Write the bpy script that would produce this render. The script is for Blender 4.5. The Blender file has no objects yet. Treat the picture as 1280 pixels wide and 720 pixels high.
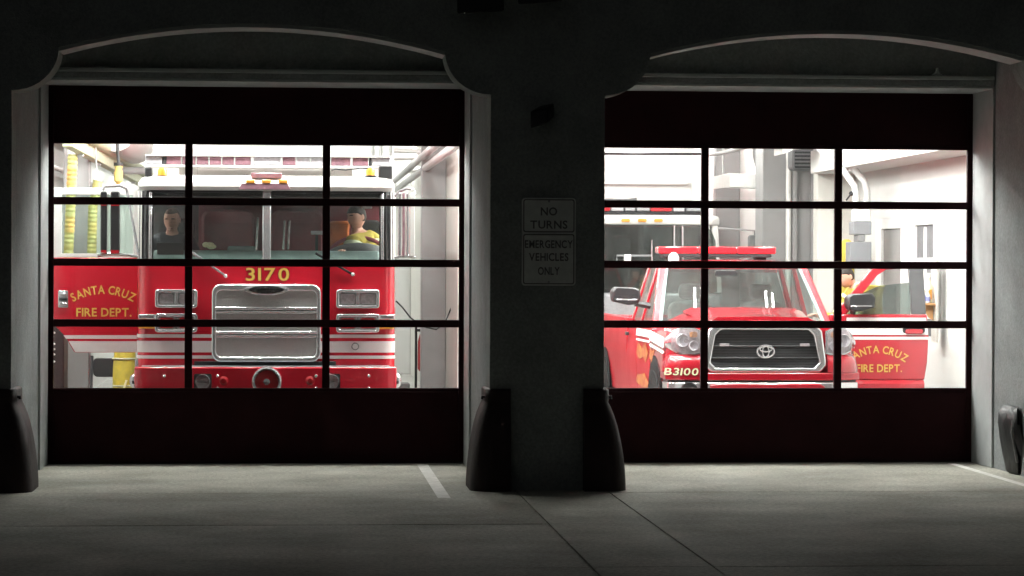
import bpy, bmesh, math, random
from mathutils import Vector, Matrix
random.seed(11)
scene = bpy.context.scene
COL = scene.collection

# ------------------------------------------------------------------ camera
FPX = 3300.0            # focal length in pixels of a 1280 wide picture
CAM_H = 1.87
yaw, pitch, roll = math.atan(273 / FPX), -25 / FPX, 0.0038
_f = Vector((math.sin(yaw) * math.cos(pitch), math.cos(yaw) * math.cos(pitch), math.sin(pitch)))
_r = Vector((math.cos(yaw), -math.sin(yaw), 0))
_u = _r.cross(_f)
RIGHT = _r * math.cos(roll) + _u * math.sin(roll)
UP = _u * math.cos(roll) - _r * math.sin(roll)
cam_data = bpy.data.cameras.new('camera')
cam_data.sensor_width = 36
cam_data.lens = FPX / 1280 * 36
cam_data.clip_end = 2000
cam = bpy.data.objects.new('camera', cam_data)
COL.objects.link(cam)
M = Matrix((RIGHT, UP, -_f)).transposed().to_4x4()
M.translation = (0, 0, CAM_H)
cam.matrix_world = M
scene.camera = cam

def at(px, py, Y):
    """point of the place seen at a pixel of the 1280x720 picture, at depth Y"""
    d = _f + RIGHT * ((px - 640) / FPX) - UP * ((py - 360) / FPX)
    p = d * (Y / d.y)
    return Vector((p.x, Y, p.z + CAM_H))

# ------------------------------------------------------------------ world: night sky
world = bpy.data.worlds.new('World')
scene.world = world
world.use_nodes = True
wn, wl = world.node_tree.nodes, world.node_tree.links
wn.clear()
sky = wn.new('ShaderNodeTexSky')
sky.sky_type = 'NISHITA'
sky.sun_disc = False
SUN_EL, SUN_ROT = math.radians(28), math.radians(200)
sky.sun_elevation = SUN_EL
sky.sun_rotation = SUN_ROT
hsv = wn.new('ShaderNodeHueSaturation')
hsv.inputs['Saturation'].default_value = 0.25
bg = wn.new('ShaderNodeBackground')
bg.inputs['Strength'].default_value = 0.0020
wo = wn.new('ShaderNodeOutputWorld')
wl.new(sky.outputs[0], hsv.inputs['Color'])
wl.new(hsv.outputs[0], bg.inputs['Color'])
wl.new(bg.outputs[0], wo.inputs['Surface'])
# faint moon standing in for the sun lamp
sun_data = bpy.data.lights.new('moon', 'SUN')
sun_data.energy = 0.004
sun_data.angle = math.radians(12)
sun_data.color = (0.85, 0.95, 1.0)
sun = bpy.data.objects.new('moon', sun_data)
COL.objects.link(sun)
sd = Vector((math.sin(SUN_ROT) * math.cos(SUN_EL), math.cos(SUN_ROT) * math.cos(SUN_EL), math.sin(SUN_EL)))
sun.rotation_euler = (-sd).to_track_quat('-Z', 'Y').to_euler()

vs = scene.view_settings
vs.view_transform = 'Standard'
vs.look = 'None'
vs.exposure = 0.0
vs.gamma = 1.0
vs.use_curve_mapping = False
scene.cycles.use_denoising = True
scene.cycles.max_bounces = 14
scene.cycles.transparent_max_bounces = 24
scene.cycles.diffuse_bounces = 6
scene.cycles.sample_clamp_indirect = 6.0
LAMP = 240.0            # radiance of the ceiling lamps' tubes

# ------------------------------------------------------------------ materials
MATS = {}
def mat(name, col, rough=0.5, metal=0.0, coat=0.0, var=0.0, vscale=8.0, bump=0.0, bscale=60.0, col2=None, spec=None, emit=0.0):
    m = bpy.data.materials.new(name)
    m.use_nodes = True
    n, l = m.node_tree.nodes, m.node_tree.links
    b = n['Principled BSDF']
    b.inputs['Base Color'].default_value = (*col, 1)
    b.inputs['Roughness'].default_value = rough
    b.inputs['Metallic'].default_value = metal
    b.inputs['Coat Weight'].default_value = coat
    b.inputs['Coat Roughness'].default_value = 0.06
    if spec is not None:
        b.inputs['Specular IOR Level'].default_value = spec
    tc = n.new('ShaderNodeTexCoord')
    if var or col2:
        c2 = col2 if col2 else tuple(max(0, c * (1 - var)) for c in col)
        nz = n.new('ShaderNodeTexNoise')
        nz.inputs['Scale'].default_value = vscale
        nz.inputs['Detail'].default_value = 8
        nz.inputs['Roughness'].default_value = 0.65
        l.new(tc.outputs['Object'], nz.inputs['Vector'])
        r = n.new('ShaderNodeValToRGB')
        r.color_ramp.elements[0].position = 0.35
        r.color_ramp.elements[1].position = 0.68
        r.color_ramp.elements[0].color = (*c2, 1)
        r.color_ramp.elements[1].color = (*col, 1)
        l.new(nz.outputs['Fac'], r.inputs['Fac'])
        l.new(r.outputs['Color'], b.inputs['Base Color'])
        mr = n.new('ShaderNodeMapRange')
        mr.inputs['To Min'].default_value = min(1, rough * 1.25)
        mr.inputs['To Max'].default_value = rough * 0.85
        l.new(nz.outputs['Fac'], mr.inputs['Value'])
        l.new(mr.outputs[0], b.inputs['Roughness'])
    if bump:
        nb = n.new('ShaderNodeTexNoise')
        nb.inputs['Scale'].default_value = bscale
        nb.inputs['Detail'].default_value = 5
        l.new(tc.outputs['Object'], nb.inputs['Vector'])
        bp = n.new('ShaderNodeBump')
        bp.inputs['Strength'].default_value = bump
        bp.inputs['Distance'].default_value = 0.01
        l.new(nb.outputs['Fac'], bp.inputs['Height'])
        l.new(bp.outputs[0], b.inputs['Normal'])
    if emit:
        b.inputs['Emission Color'].default_value = (*col, 1)
        b.inputs['Emission Strength'].default_value = emit
    MATS[name] = m
    return m

def speckle(m, scale, lo, hi):
    n, l = m.node_tree.nodes, m.node_tree.links
    b = n['Principled BSDF']
    src = b.inputs['Base Color'].links[0].from_socket
    tc = n.new('ShaderNodeTexCoord')
    nz = n.new('ShaderNodeTexNoise')
    nz.inputs['Scale'].default_value = scale
    nz.inputs['Detail'].default_value = 4
    l.new(tc.outputs['Object'], nz.inputs['Vector'])
    mr = n.new('ShaderNodeMapRange')
    mr.inputs['From Min'].default_value = 0.3
    mr.inputs['From Max'].default_value = 0.7
    mr.inputs['To Min'].default_value = lo
    mr.inputs['To Max'].default_value = hi
    l.new(nz.outputs['Fac'], mr.inputs['Value'])
    mx = n.new('ShaderNodeMix')
    mx.data_type = 'RGBA'
    mx.blend_type = 'MULTIPLY'
    mx.inputs['Factor'].default_value = 1.0
    l.new(src, mx.inputs['A'])
    l.new(mr.outputs[0], mx.inputs['B'])
    l.new(mx.outputs['Result'], b.inputs['Base Color'])

def glass(name, tint, ior=1.45, gloss=1.0, reflection_haze=0.0, haze_scale=3.0):
    m = bpy.data.materials.new(name)
    m.use_nodes = True
    n, l = m.node_tree.nodes, m.node_tree.links
    n.clear()
    o = n.new('ShaderNodeOutputMaterial')
    mx = n.new('ShaderNodeMixShader')
    t = n.new('ShaderNodeBsdfTransparent')
    t.inputs[0].default_value = (*tint, 1)
    g = n.new('ShaderNodeBsdfGlossy')
    g.inputs['Roughness'].default_value = 0.02
    fr = n.new('ShaderNodeLayerWeight')
    fr.inputs['Blend'].default_value = 0.5
    pw = n.new('ShaderNodeMath')
    pw.operation = 'POWER'
    pw.inputs[1].default_value = 5.0
    l.new(fr.outputs['Facing'], pw.inputs[0])
    mm = n.new('ShaderNodeMath')
    mm.operation = 'MULTIPLY_ADD'
    f0 = ((ior - 1) / (ior + 1)) ** 2
    mm.inputs[1].default_value = (1 - f0) * gloss
    mm.inputs[2].default_value = f0 * gloss
    l.new(pw.outputs[0], mm.inputs[0])
    l.new(mm.outputs[0], mx.inputs[0])
    l.new(t.outputs[0], mx.inputs[1])
    l.new(g.outputs[0], mx.inputs[2])
    if reflection_haze:  # pale diffuse veil standing in for reflections on the glass
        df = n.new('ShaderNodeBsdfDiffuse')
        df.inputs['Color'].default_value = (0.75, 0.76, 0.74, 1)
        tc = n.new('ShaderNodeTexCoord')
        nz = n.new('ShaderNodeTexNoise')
        nz.inputs['Scale'].default_value = haze_scale
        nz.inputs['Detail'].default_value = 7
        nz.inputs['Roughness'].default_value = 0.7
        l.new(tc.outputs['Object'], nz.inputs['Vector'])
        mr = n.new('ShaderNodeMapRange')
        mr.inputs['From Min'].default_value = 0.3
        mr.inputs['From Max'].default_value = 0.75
        mr.inputs['To Min'].default_value = reflection_haze * 0.35
        mr.inputs['To Max'].default_value = reflection_haze * 1.8
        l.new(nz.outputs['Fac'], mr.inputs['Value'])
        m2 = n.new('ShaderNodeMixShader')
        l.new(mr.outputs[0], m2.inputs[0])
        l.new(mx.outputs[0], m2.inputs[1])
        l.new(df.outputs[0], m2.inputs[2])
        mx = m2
    l.new(mx.outputs[0], o.inputs['Surface'])
    MATS[name] = m
    return m

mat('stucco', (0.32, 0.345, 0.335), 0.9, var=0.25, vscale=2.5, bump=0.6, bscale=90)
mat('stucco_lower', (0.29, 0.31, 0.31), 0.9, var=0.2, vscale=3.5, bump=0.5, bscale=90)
mat('trim_paint', (0.43, 0.45, 0.45), 0.6, var=0.15, vscale=5, bump=0.15, bscale=50)
mat('concrete', (0.6, 0.59, 0.51), 0.88, col2=(0.38, 0.37, 0.305), vscale=0.9, bump=0.5, bscale=45)
mat('asphalt', (0.055, 0.053, 0.05), 0.92, var=0.4, vscale=6, bump=0.7, bscale=120)
mat('line_paint', (0.9, 0.89, 0.85), 0.7, col2=(0.66, 0.65, 0.6), vscale=9, bump=0.3)
mat('maroon_paint', (0.02, 0.003, 0.0045), 0.7, var=0.3, vscale=3, bump=0.1, bscale=30, spec=0.12)
mat('guard_iron', (0.022, 0.007, 0.008), 0.55, metal=0.2, var=0.5, vscale=7, bump=0.25, bscale=30)
mat('dark_metal', (0.03, 0.03, 0.032), 0.45, metal=0.6, var=0.4)
mat('sign_face', (0.75, 0.78, 0.75), 0.55, var=0.18, vscale=12)
mat('sign_ink', (0.13, 0.13, 0.13), 0.6)
mat('wall_white', (0.54, 0.545, 0.53), 0.7, var=0.06, vscale=1.5, bump=0.15, bscale=70)
mat('wall_cream', (0.5, 0.49, 0.455), 0.75, var=0.08, vscale=1.2, bump=0.2, bscale=70)
mat('column_grey', (0.28, 0.275, 0.275), 0.75, var=0.12, vscale=2.0, bump=0.2, bscale=60)
mat('bay_floor', (0.33, 0.325, 0.305), 0.4, var=0.35, vscale=1.1, bump=0.1, bscale=20)
mat('recess_grey', (0.2, 0.195, 0.19), 0.7, var=0.15, vscale=3)
mat('ceiling_white', (0.55, 0.55, 0.53), 0.85, var=0.08)
mat('duct', (0.66, 0.65, 0.63), 0.45, metal=0.3, var=0.12)
mat('pipe_white', (0.68, 0.68, 0.67), 0.45, var=0.06)
mat('pipe_grey', (0.42, 0.42, 0.42), 0.5, var=0.1)
mat('box_grey', (0.17, 0.175, 0.185), 0.5, var=0.1)
mat('lamp_tube', (0.97, 0.98, 0.95), 0.5, emit=LAMP)
mat('red_paint', (0.56, 0.011, 0.028), 0.22, coat=1.0, var=0.06, vscale=1.3)
mat('truck_red', (0.37, 0.009, 0.02), 0.2, coat=1.0, var=0.06, vscale=1.3)
mat('truck_flank', (0.37, 0.009, 0.02), 0.42, coat=0.15, var=0.1, vscale=2.0, spec=0.25)
mat('red_dark', (0.35, 0.006, 0.012), 0.35, coat=0.6, var=0.1)
mat('white_paint', (0.84, 0.82, 0.79), 0.25, coat=0.8, var=0.04)
mat('stripe_white', (0.9, 0.84, 0.83), 0.35, var=0.06, vscale=14)
mat('chrome', (0.9, 0.9, 0.91), 0.13, metal=0.78, var=0.04)
mat('chrome_mesh', (0.92, 0.9, 0.88), 0.3, metal=0.25, var=0.45, vscale=120, bump=0.8, bscale=90)
mat('black_plastic', (0.018, 0.018, 0.02), 0.4, var=0.3)
mat('black_gloss', (0.012, 0.012, 0.013), 0.12, coat=0.6, var=0.1)
mat('rubber', (0.018, 0.018, 0.019), 0.9, var=0.3, bump=0.3, spec=0.15)
mat('gold_leaf', (0.82, 0.50, 0.09), 0.5, metal=0.0, var=0.15, vscale=25)
mat('gold_dull', (0.62, 0.40, 0.07), 0.45, var=0.2, vscale=25)
mat('letter_black', (0.02, 0.01, 0.01), 0.5)
mat('letter_cream', (0.85, 0.8, 0.5), 0.4)
mat('lens_mauve', (0.36, 0.19, 0.23), 0.15, coat=1.0, var=0.4, vscale=14)
mat('lens_clear', (0.72, 0.7, 0.74), 0.12, coat=1.0, var=0.3, vscale=30)
mat('lens_red', (0.55, 0.02, 0.03), 0.15, coat=1.0, var=0.25, vscale=20)
mat('amber', (0.9, 0.38, 0.04), 0.3, coat=0.6, var=0.15, vscale=30)
mat('amber_dull', (0.6, 0.3, 0.16), 0.3, coat=0.6, var=0.15, vscale=30)
mat('lamp_glass', (0.66, 0.6, 0.62), 0.15, metal=0.15, coat=1.0, var=0.4, vscale=38)
mat('seat_maroon', (0.24, 0.04, 0.055), 0.75, var=0.3, vscale=5, bump=0.3)
mat('cab_dark', (0.03, 0.03, 0.032), 0.7, var=0.4)
mat('dash_teal', (0.2, 0.27, 0.26), 0.7, var=0.2, bump=0.2)
mat('truck_trim', (0.1, 0.1, 0.105), 0.55, var=0.2)
mat('flame_yellow', (0.6, 0.3, 0.04), 0.35, coat=0.5, col2=(0.42, 0.03, 0.025), vscale=9)
mat('skin', (0.72, 0.38, 0.28), 0.55, var=0.15, vscale=14)
mat('lip', (0.36, 0.12, 0.10), 0.5, var=0.1)
mat('eye', (0.02, 0.015, 0.012), 0.2)
mat('hair_grey', (0.17, 0.11, 0.085), 0.7, var=0.5, vscale=60, bump=0.5)
mat('hair_dark', (0.025, 0.018, 0.014), 0.7, var=0.5, vscale=60, bump=0.5)
mat('shirt_navy', (0.018, 0.02, 0.028), 0.85, var=0.3, bump=0.4, bscale=25)
mat('turnout_yellow', (0.5, 0.38, 0.06), 0.8, var=0.3, vscale=9, bump=0.5, bscale=22)
mat('reflective', (0.72, 0.78, 0.5), 0.35, var=0.15)
mat('orange_cloth', (0.55, 0.13, 0.015), 0.8, var=0.25, bump=0.4, bscale=20)
mat('hose_yellow', (0.55, 0.44, 0.13), 0.65, col2=(0.34, 0.37, 0.16), vscale=6, bump=0.3)
mat('bundle_yellow', (0.62, 0.46, 0.04), 0.7, col2=(0.36, 0.33, 0.06), vscale=9, bump=0.5, bscale=25)
mat('hose_orange', (0.6, 0.3, 0.08), 0.65, col2=(0.4, 0.38, 0.12), vscale=6)
mat('rail_olive', (0.42, 0.43, 0.28), 0.5, var=0.2, vscale=4)
mat('wood', (0.42, 0.22, 0.08), 0.55, var=0.35, vscale=9)
mat('label_blue', (0.22, 0.25, 0.5), 0.5, var=0.2)
mat('black_bag', (0.008, 0.008, 0.009), 0.5, var=0.3, bump=0.6, bscale=12)
mat('tank_steel', (0.45, 0.45, 0.47), 0.4, metal=0.7, var=0.2)
mat('fabric_grey', (0.2, 0.2, 0.2), 0.9, var=0.4, bump=0.5)
speckle(MATS['concrete'], 28, 0.7, 1.15)
speckle(MATS['concrete'], 110, 0.75, 1.2)
speckle(MATS['concrete'], 0.55, 0.72, 1.18)
speckle(MATS['stucco'], 40, 0.8, 1.1)
speckle(MATS['stucco_lower'], 40, 0.8, 1.1)
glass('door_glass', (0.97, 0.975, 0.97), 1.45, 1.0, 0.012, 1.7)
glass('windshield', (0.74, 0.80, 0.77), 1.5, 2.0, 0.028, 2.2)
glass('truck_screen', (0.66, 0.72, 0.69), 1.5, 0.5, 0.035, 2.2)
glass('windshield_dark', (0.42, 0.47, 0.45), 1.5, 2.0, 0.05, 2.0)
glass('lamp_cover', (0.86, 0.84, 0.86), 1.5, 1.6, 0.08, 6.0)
glass('door_window', (0.76, 0.82, 0.79), 1.5)

# ------------------------------------------------------------------ mesh tools
class MB:
    def __init__(s):
        s.v, s.f, s.m = [], [], []
        s.cur = 0
    def add(s, verts, faces):
        o = len(s.v)
        s.v += [Vector(p) for p in verts]
        for f in faces:
            s.f.append([i + o for i in f]); s.m.append(s.cur)
        return s
    def box(s, x0, x1, y0, y1, z0, z1):
        if x0 > x1: x0, x1 = x1, x0
        if y0 > y1: y0, y1 = y1, y0
        if z0 > z1: z0, z1 = z1, z0
        return s.add([(x0,y0,z0),(x1,y0,z0),(x1,y1,z0),(x0,y1,z0),(x0,y0,z1),(x1,y0,z1),(x1,y1,z1),(x0,y1,z1)],
                     [(0,3,2,1),(4,5,6,7),(0,1,5,4),(1,2,6,5),(2,3,7,6),(3,0,4,7)])
    def prism(s, poly, y0, y1, plane='xz'):
        """outline in the given plane pushed along the third axis"""
        def P(a, b, t):
            return {'xz': (a, t, b), 'yz': (t, a, b), 'xy': (a, b, t)}[plane]
        n = len(poly)
        v = [P(a, b, y0) for a, b in poly] + [P(a, b, y1) for a, b in poly]
        return s.add(v, [tuple(range(n)), tuple(range(2*n-1, n-1, -1))] + [(i, (i+1) % n, n+(i+1) % n, n+i) for i in range(n)])
    def loft(s, rings, closed=True, caps=True):
        n = len(rings[0]); o = []
        v = [p for r in rings for p in r]
        for k in range(len(rings)-1):
            for i in range(n if closed else n-1):
                j = (i+1) % n
                o.append((k*n+i, k*n+j, (k+1)*n+j, (k+1)*n+i))
        if caps and closed:
            o.append(tuple(range(n-1, -1, -1))); o.append(tuple(range((len(rings)-1)*n, len(rings)*n)))
        return s.add(v, o)
    def tube(s, pts, r, n=10, caps=True):
        pts = [Vector(p) for p in pts]
        rs = r if isinstance(r, (list, tuple)) else [r]*len(pts)
        rings = []; prev = None
        for i, p in enumerate(pts):
            d = (pts[min(i+1, len(pts)-1)] - pts[max(i-1, 0)]).normalized()
            a = prev if prev is not None else (Vector((0,0,1)) if abs(d.z) < 0.9 else Vector((1,0,0)))
            a = (a - d*a.dot(d)).normalized(); prev = a
            b = d.cross(a)
            rings.append([p + (a*math.cos(t*2*math.pi/n) + b*math.sin(t*2*math.pi/n))*rs[i] for t in range(n)])
        return s.loft(rings, True, caps)
    def lathe(s, prof, c, axis='z', n=24, a0=0.0, a1=2*math.pi):
        c = Vector(c); full = abs(a1-a0-2*math.pi) < 1e-6
        k = n if full else n+1
        def P(r, h, a):
            u, w = r*math.cos(a), r*math.sin(a)
            return c + Vector({'z': (u, w, h), 'y': (u, h, w), 'x': (h, u, w)}[axis])
        return s.loft([[P(r, h, a0+(a1-a0)*i/n) for i in range(k)] for r, h in prof], full, full)
    def sphere(s, c, r, n=14, m=9):
        c = Vector(c); r = r if isinstance(r, (tuple, list)) else (r, r, r)
        return s.loft([[c + Vector((r[0]*math.sin(t)*math.cos(a), r[1]*math.sin(t)*math.sin(a), r[2]*math.cos(t)))
                        for a in [2*math.pi*i/n for i in range(n)]] for t in [math.pi*max(0.01, min(0.99, j/m)) for j in range(m+1)]])
    def mesh(s, name, mats, origin=(0,0,0), angle=35):
        o = Vector(origin)
        me = bpy.data.meshes.new(name)
        me.from_pydata([tuple(p-o) for p in s.v], [], s.f)
        for mm in (mats if isinstance(mats, (list, tuple)) else [mats]):
            me.materials.append(MATS[mm])
        for p, i in zip(me.polygons, s.m):
            p.material_index = i
        bm = bmesh.new(); bm.from_mesh(me)
        bmesh.ops.remove_doubles(bm, verts=bm.verts, dist=1e-5)
        bmesh.ops.recalc_face_normals(bm, faces=bm.faces)
        for f in bm.faces: f.smooth = True
        for e in bm.edges:
            e.smooth = len(e.link_faces) == 2 and e.calc_face_angle(3.2) < math.radians(angle)
        bm.to_mesh(me); bm.free()
        return me
    def build(s, name, mats, parent=None, bevel=0.0, label=None, angle=35):
        o = bpy.data.objects.new(name, s.mesh(name, mats, root_loc(parent), angle))
        COL.objects.link(o)
        if parent: o.parent = parent
        if bevel:
            b = o.modifiers.new('bevel', 'BEVEL')
            b.width = bevel; b.segments = 2; b.limit_method = 'ANGLE'; b.angle_limit = math.radians(40)
        if label: o['label'] = label
        return o

def root_loc(p):
    if p is None: return Vector((0, 0, 0))
    while p.parent: p = p.parent
    return p.location

def thing(name, label, cat, loc, group=None):
    o = bpy.data.objects.new(name, None)
    o.empty_display_size = 0.2
    COL.objects.link(o)
    o.location = loc
    return tag(o, label, cat, group)

def tag(o, label, cat, group=None):
    o['label'] = label; o['category'] = cat
    if group: o['group'] = group
    return o

def struct(o):
    o['kind'] = 'structure'
    return o

def copy_child(o, off, parent=None):
    c = o.copy(); COL.objects.link(c)
    c.parent = parent or o.parent
    c.location = o.location + Vector(off)
    return c

def copy_tree(o, parent=None):
    c = o.copy(); COL.objects.link(c)
    if parent: c.parent = parent
    for ch in o.children: copy_tree(ch, c)
    return c

def box(name, m, parent, x0, x1, y0, y1, z0, z1, bevel=0.0):
    return MB().box(x0, x1, y0, y1, z0, z1).build(name, m, parent, bevel)

def rrect(x0, x1, z0, z1, r, k=5):
    out = []
    for cx, cz, a in ((x1-r, z1-r, 0), (x0+r, z1-r, 90), (x0+r, z0+r, 180), (x1-r, z0+r, 270)):
        for i in range(k+1):
            t = math.radians(a + 90*i/k)
            out.append((cx + r*math.cos(t), cz + r*math.sin(t)))
    return out

def ring_frame(mb, outer, inner, y0, y1):
    """flat frame between two outlines of the same point count, y0 front, y1 back"""
    n = len(outer)
    v = [(a, y0, b) for a, b in outer] + [(a, y0, b) for a, b in inner] + [(a, y1, b) for a, b in outer] + [(a, y1, b) for a, b in inner]
    f = []
    for i in range(n):
        j = (i+1) % n
        f += [(i, j, n+j, n+i), (2*n+i, 3*n+i, 3*n+j, 2*n+j), (i, 2*n+i, 2*n+j, j), (n+i, n+j, 3*n+j, 3*n+i)]
    return mb.add(v, f)

_glyph = {}
def glyph(ch, off=0.0):
    """flat outline mesh of one character, (verts, faces, width) at size 1"""
    k = (ch, off)
    if k in _glyph: return _glyph[k]
    cu = bpy.data.curves.new('glyph', 'FONT')
    cu.body = ch; cu.size = 1.0; cu.offset = off; cu.resolution_u = 3; cu.fill_mode = 'FRONT'
    ob = bpy.data.objects.new('glyph', cu); COL.objects.link(ob)
    dg = bpy.context.evaluated_depsgraph_get()
    me = bpy.data.meshes.new_from_object(ob.evaluated_get(dg))
    vv = [(p.co.x, p.co.y) for p in me.vertices]; ff = [tuple(p.vertices) for p in me.polygons]
    bpy.data.objects.remove(ob); bpy.data.curves.remove(cu); bpy.data.meshes.remove(me)
    xs = [p[0] for p in vv] or [0, 0.25]
    _glyph[k] = (vv, ff, min(xs), max(xs))
    return _glyph[k]

def text(mb, s, cx, cz, y, h, width=None, off=0.03, arc=0.0, gap=0.10, wscale=1.0, italic=0.0, space=0.3, cut=None):
    """upright lettering facing the street, cap height h, centred at (cx, cz); arc = rise of the middle over the ends"""
    k = h / 0.72
    items = []; x = 0.0
    for ch in s:
        if ch == ' ': x += space * k * wscale; continue
        v, f, a, b = glyph(ch, 0.0)
        items.append((ch, x, a)); x += (b - a) * k * wscale + gap * k
    tot = x - gap * k
    if width:
        q = width / tot
    else:
        q = 1.0
    tot *= q
    for ch, x0, a in items:
        v, f, _, _ = glyph(ch, off)
        _, _, ga, gb = glyph(ch, 0.0)
        x0 *= q
        w = (gb - ga) * k * wscale * q
        mid = x0 + w/2 - tot/2
        t = mid / (tot/2)
        rise = arc * (1 - t*t); ang = -math.atan2(2*arc*t, tot/2) if arc else 0
        pts = []
        for (gx, gy) in v:
            lx = (gx - ga) * k * wscale * q - w/2 + italic * gy * k
            ly = gy * k - h/2
            X = lx*math.cos(ang) - ly*math.sin(ang); Z = lx*math.sin(ang) + ly*math.cos(ang)
            pts.append((cx + mid + X, y, cz + rise + Z))
        mb.add(pts, [tuple(reversed(ff)) for ff in f])
    return mb

# ================================================================== GROUND
YD, YF, YB = 25.2, 22.12, 24.46       # door plane, street face of the arches, face of the door wall
LX0, LX1, RX0, RX1 = -2.33, 1.645, 2.61, 6.59
ground = struct(MB().add([(-250, -60, -0.06), (250, -60, -0.06), (250, 400, -0.06), (-250, 400, -0.06)], [(0,1,2,3)]).build('ground', 'asphalt'))
drive = struct(box('driveway', 'concrete', None, -9.6, 13.2, 9.8, 25.12, -0.055, -0.012))
jx = [-9.6, -6.0, -2.43, 1.86, 2.63, 6.75, 10.2, 13.2]
jy = [9.8, 13.1, 16.4, 19.2, 21.9, 25.12]
for i in range(len(jx)-1):
    for j in range(len(jy)-1):
        g = 0.009
        box('concrete_slab', 'concrete', drive, jx[i]+g, jx[i+1]-g, jy[j]+g*0.6, jy[j+1]-g*0.6, -0.011, random.uniform(-0.0015, 0.0015), 0.006)
p0, p1 = 1.17, 1.275
m = MB().add([(p0, 21.35, 0.0045), (p1, 21.35, 0.0045), (p1, 25.0, 0.0045), (p0, 25.0, 0.0045)], [(0,1,2,3)]).build('painted_line', 'line_paint')
struct(m)
m2 = MB().add([(6.28, 21.2, 0.0045), (6.36, 21.2, 0.0045), (6.36, 25.0, 0.0045), (6.28, 25.0, 0.0045)], [(0,1,2,3)]).build('painted_line', 'line_paint')
struct(m2)

# ================================================================== FIRE STATION
st = thing('fire_station', 'pale stucco fire station with two arched vehicle bays and dark overhead doors', 'building', (2.13, 24.0, 0))

def arch_outline(xl, xr):
    pts = [(xl, 0.0), (xl, 3.325)]
    for i in range(1, 11):
        a = math.radians(9*i)
        pts.append((xl + 0.385*math.sin(a), 3.685 - 0.36*math.cos(a)))
    hc = (xr-xl)/2 - 0.385; sag = 0.215; R = (hc*hc + sag*sag)/(2*sag); xc = (xl+xr)/2
    amax = math.asin(hc/R); k = 28
    for i in range(1, k):
        a = -amax + 2*amax*i/k
        pts.append((xc + R*math.sin(a), 3.685 + sag - R*(1-math.cos(a))))
    L = [(2*xc - x, z) for x, z in reversed(pts[:12])]
    return pts + L
oL, oR = arch_outline(LX0, LX1), arch_outline(RX0, RX1)
outline = [(-9.6, 0)] + oL + oR + [(13.2, 0), (13.2, 6.4), (-9.6, 6.4)]
MB().prism(outline, YF, YF+0.40).build('front_wall', 'stucco', st)
# thin moulded edge round each arch (only the arch, above the ears)
for o in (oL, oR):
    mb = MB()
    a = o[11:-11]
    inn = [(x, z-0.03) for x, z in a]
    n = len(a)
    mb.prism(a + inn[::-1], YF+0.03, YF+0.43)
    mb.build('arch_edge', 'trim_paint', st)
# piers between the front wall and the door wall
for x0, x1 in ((-9.6, LX0), (LX1, RX0), (RX1, 13.2)):
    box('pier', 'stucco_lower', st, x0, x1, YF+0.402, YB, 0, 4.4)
# door wall with its two openings
dw = [(-9.6, 0), (LX0, 0), (LX0, 3.6), (LX1, 3.6), (LX1, 0), (RX0, 0), (RX0, 3.6), (RX1, 3.6), (RX1, 0), (13.2, 0), (13.2, 6.39), (-9.6, 6.39)]
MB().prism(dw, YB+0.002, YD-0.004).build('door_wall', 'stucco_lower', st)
box('porch_ceiling', 'stucco', st, -9.6, 13.2, YF+0.401, YB+0.001, 4.402, 4.6)
box('roof', 'stucco', st, -9.6, 13.2, YF, 50.4, 6.405, 6.6)
for x0, x1 in ((LX0, LX1), (RX0, RX1)):
    # painted door frame lining the opening, and the mouldings over it
    t = 0.022
    fr = [(x0+0.001, 0), (x0+0.001, 3.599), (x1-0.001, 3.599), (x1-0.001, 0), (x1-t, 0), (x1-t, 3.599-t), (x0+t, 3.599-t), (x0+t, 0)]
    MB().prism(fr, YB-0.012, YD-0.006).build('door_frame', 'trim_paint', st, 0.004)
    box('moulding', 'trim_paint', st, x0+0.02, x1-0.02, YB-0.06, YB+0.0015, 3.655, 3.69, 0.006)
    box('moulding', 'stucco_lower', st, x0+0.01, x1-0.01, YB-0.025, YB+0.001, 3.602, 3.652, 0.004)

def overhead_door(x0, x1, label):
    y0, y1 = YD, YD+0.05
    d = box('overhead_door', 'maroon_paint', st, x0-0.08, x1+0.08, y0+0.001, y1, 3.601, 3.7, 0.004)
    d['label'] = label
    box('stile', 'maroon_paint', d, x0-0.08, x0+0.07, y0, y1, 0.012, 3.6, 0.004)
    box('stile', 'maroon_paint', d, x1-0.07, x1+0.08, y0, y1, 0.012, 3.6, 0.004)
    xa, xb = x0+0.0705, x1-0.0705
    box('bottom_panel', 'maroon_paint', d, xa, xb, y0+0.006, y1, 0.012, 0.685, 0.005)
    box('top_panel', 'maroon_paint', d, xa, xb, y0+0.006, y1, 3.065, 3.6, 0.005)
    box('rubber_seal', 'rubber', d, x0-0.08, x1+0.08, y0+0.01, y1-0.005, 0.001, 0.0115)
    zz = [0.72, 1.335, 1.91, 2.49, 3.03]
    zr = [0.7025, 1.335, 1.91, 2.49, 3.0475]
    hh = [0.017, 0.036, 0.036, 0.036, 0.017]
    for z, h in zip(zr, hh):
        box('rail', 'maroon_paint', d, xa, xb, y0, y1, z-h, z+h, 0.003)
    mw = 0.036; W = (xb-xa-4*mw)/3
    for r in range(4):
        za = zr[r]+hh[r]; zb = zr[r+1]-hh[r+1]
        for k in range(2):
            xm = xa + (k+1)*W + (2*k+1)*mw
            box('mullion', 'maroon_paint', d, xm-mw, xm+mw, y0, y1, za+0.0005, zb-0.0005, 0.003)
        for k in range(3):
            xp = xa + k*(W+2*mw)
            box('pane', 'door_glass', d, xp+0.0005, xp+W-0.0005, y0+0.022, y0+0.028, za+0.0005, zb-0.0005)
    return d
overhead_door(LX0, LX1, 'dark maroon glazed overhead door in front of the fire engine')
overhead_door(RX0, RX1, 'dark maroon glazed overhead door in front of the pickup truck')
box('door_sill', 'concrete', st, LX0+0.025, LX1-0.025, 25.125, 25.3, -0.05, -0.001)
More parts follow.
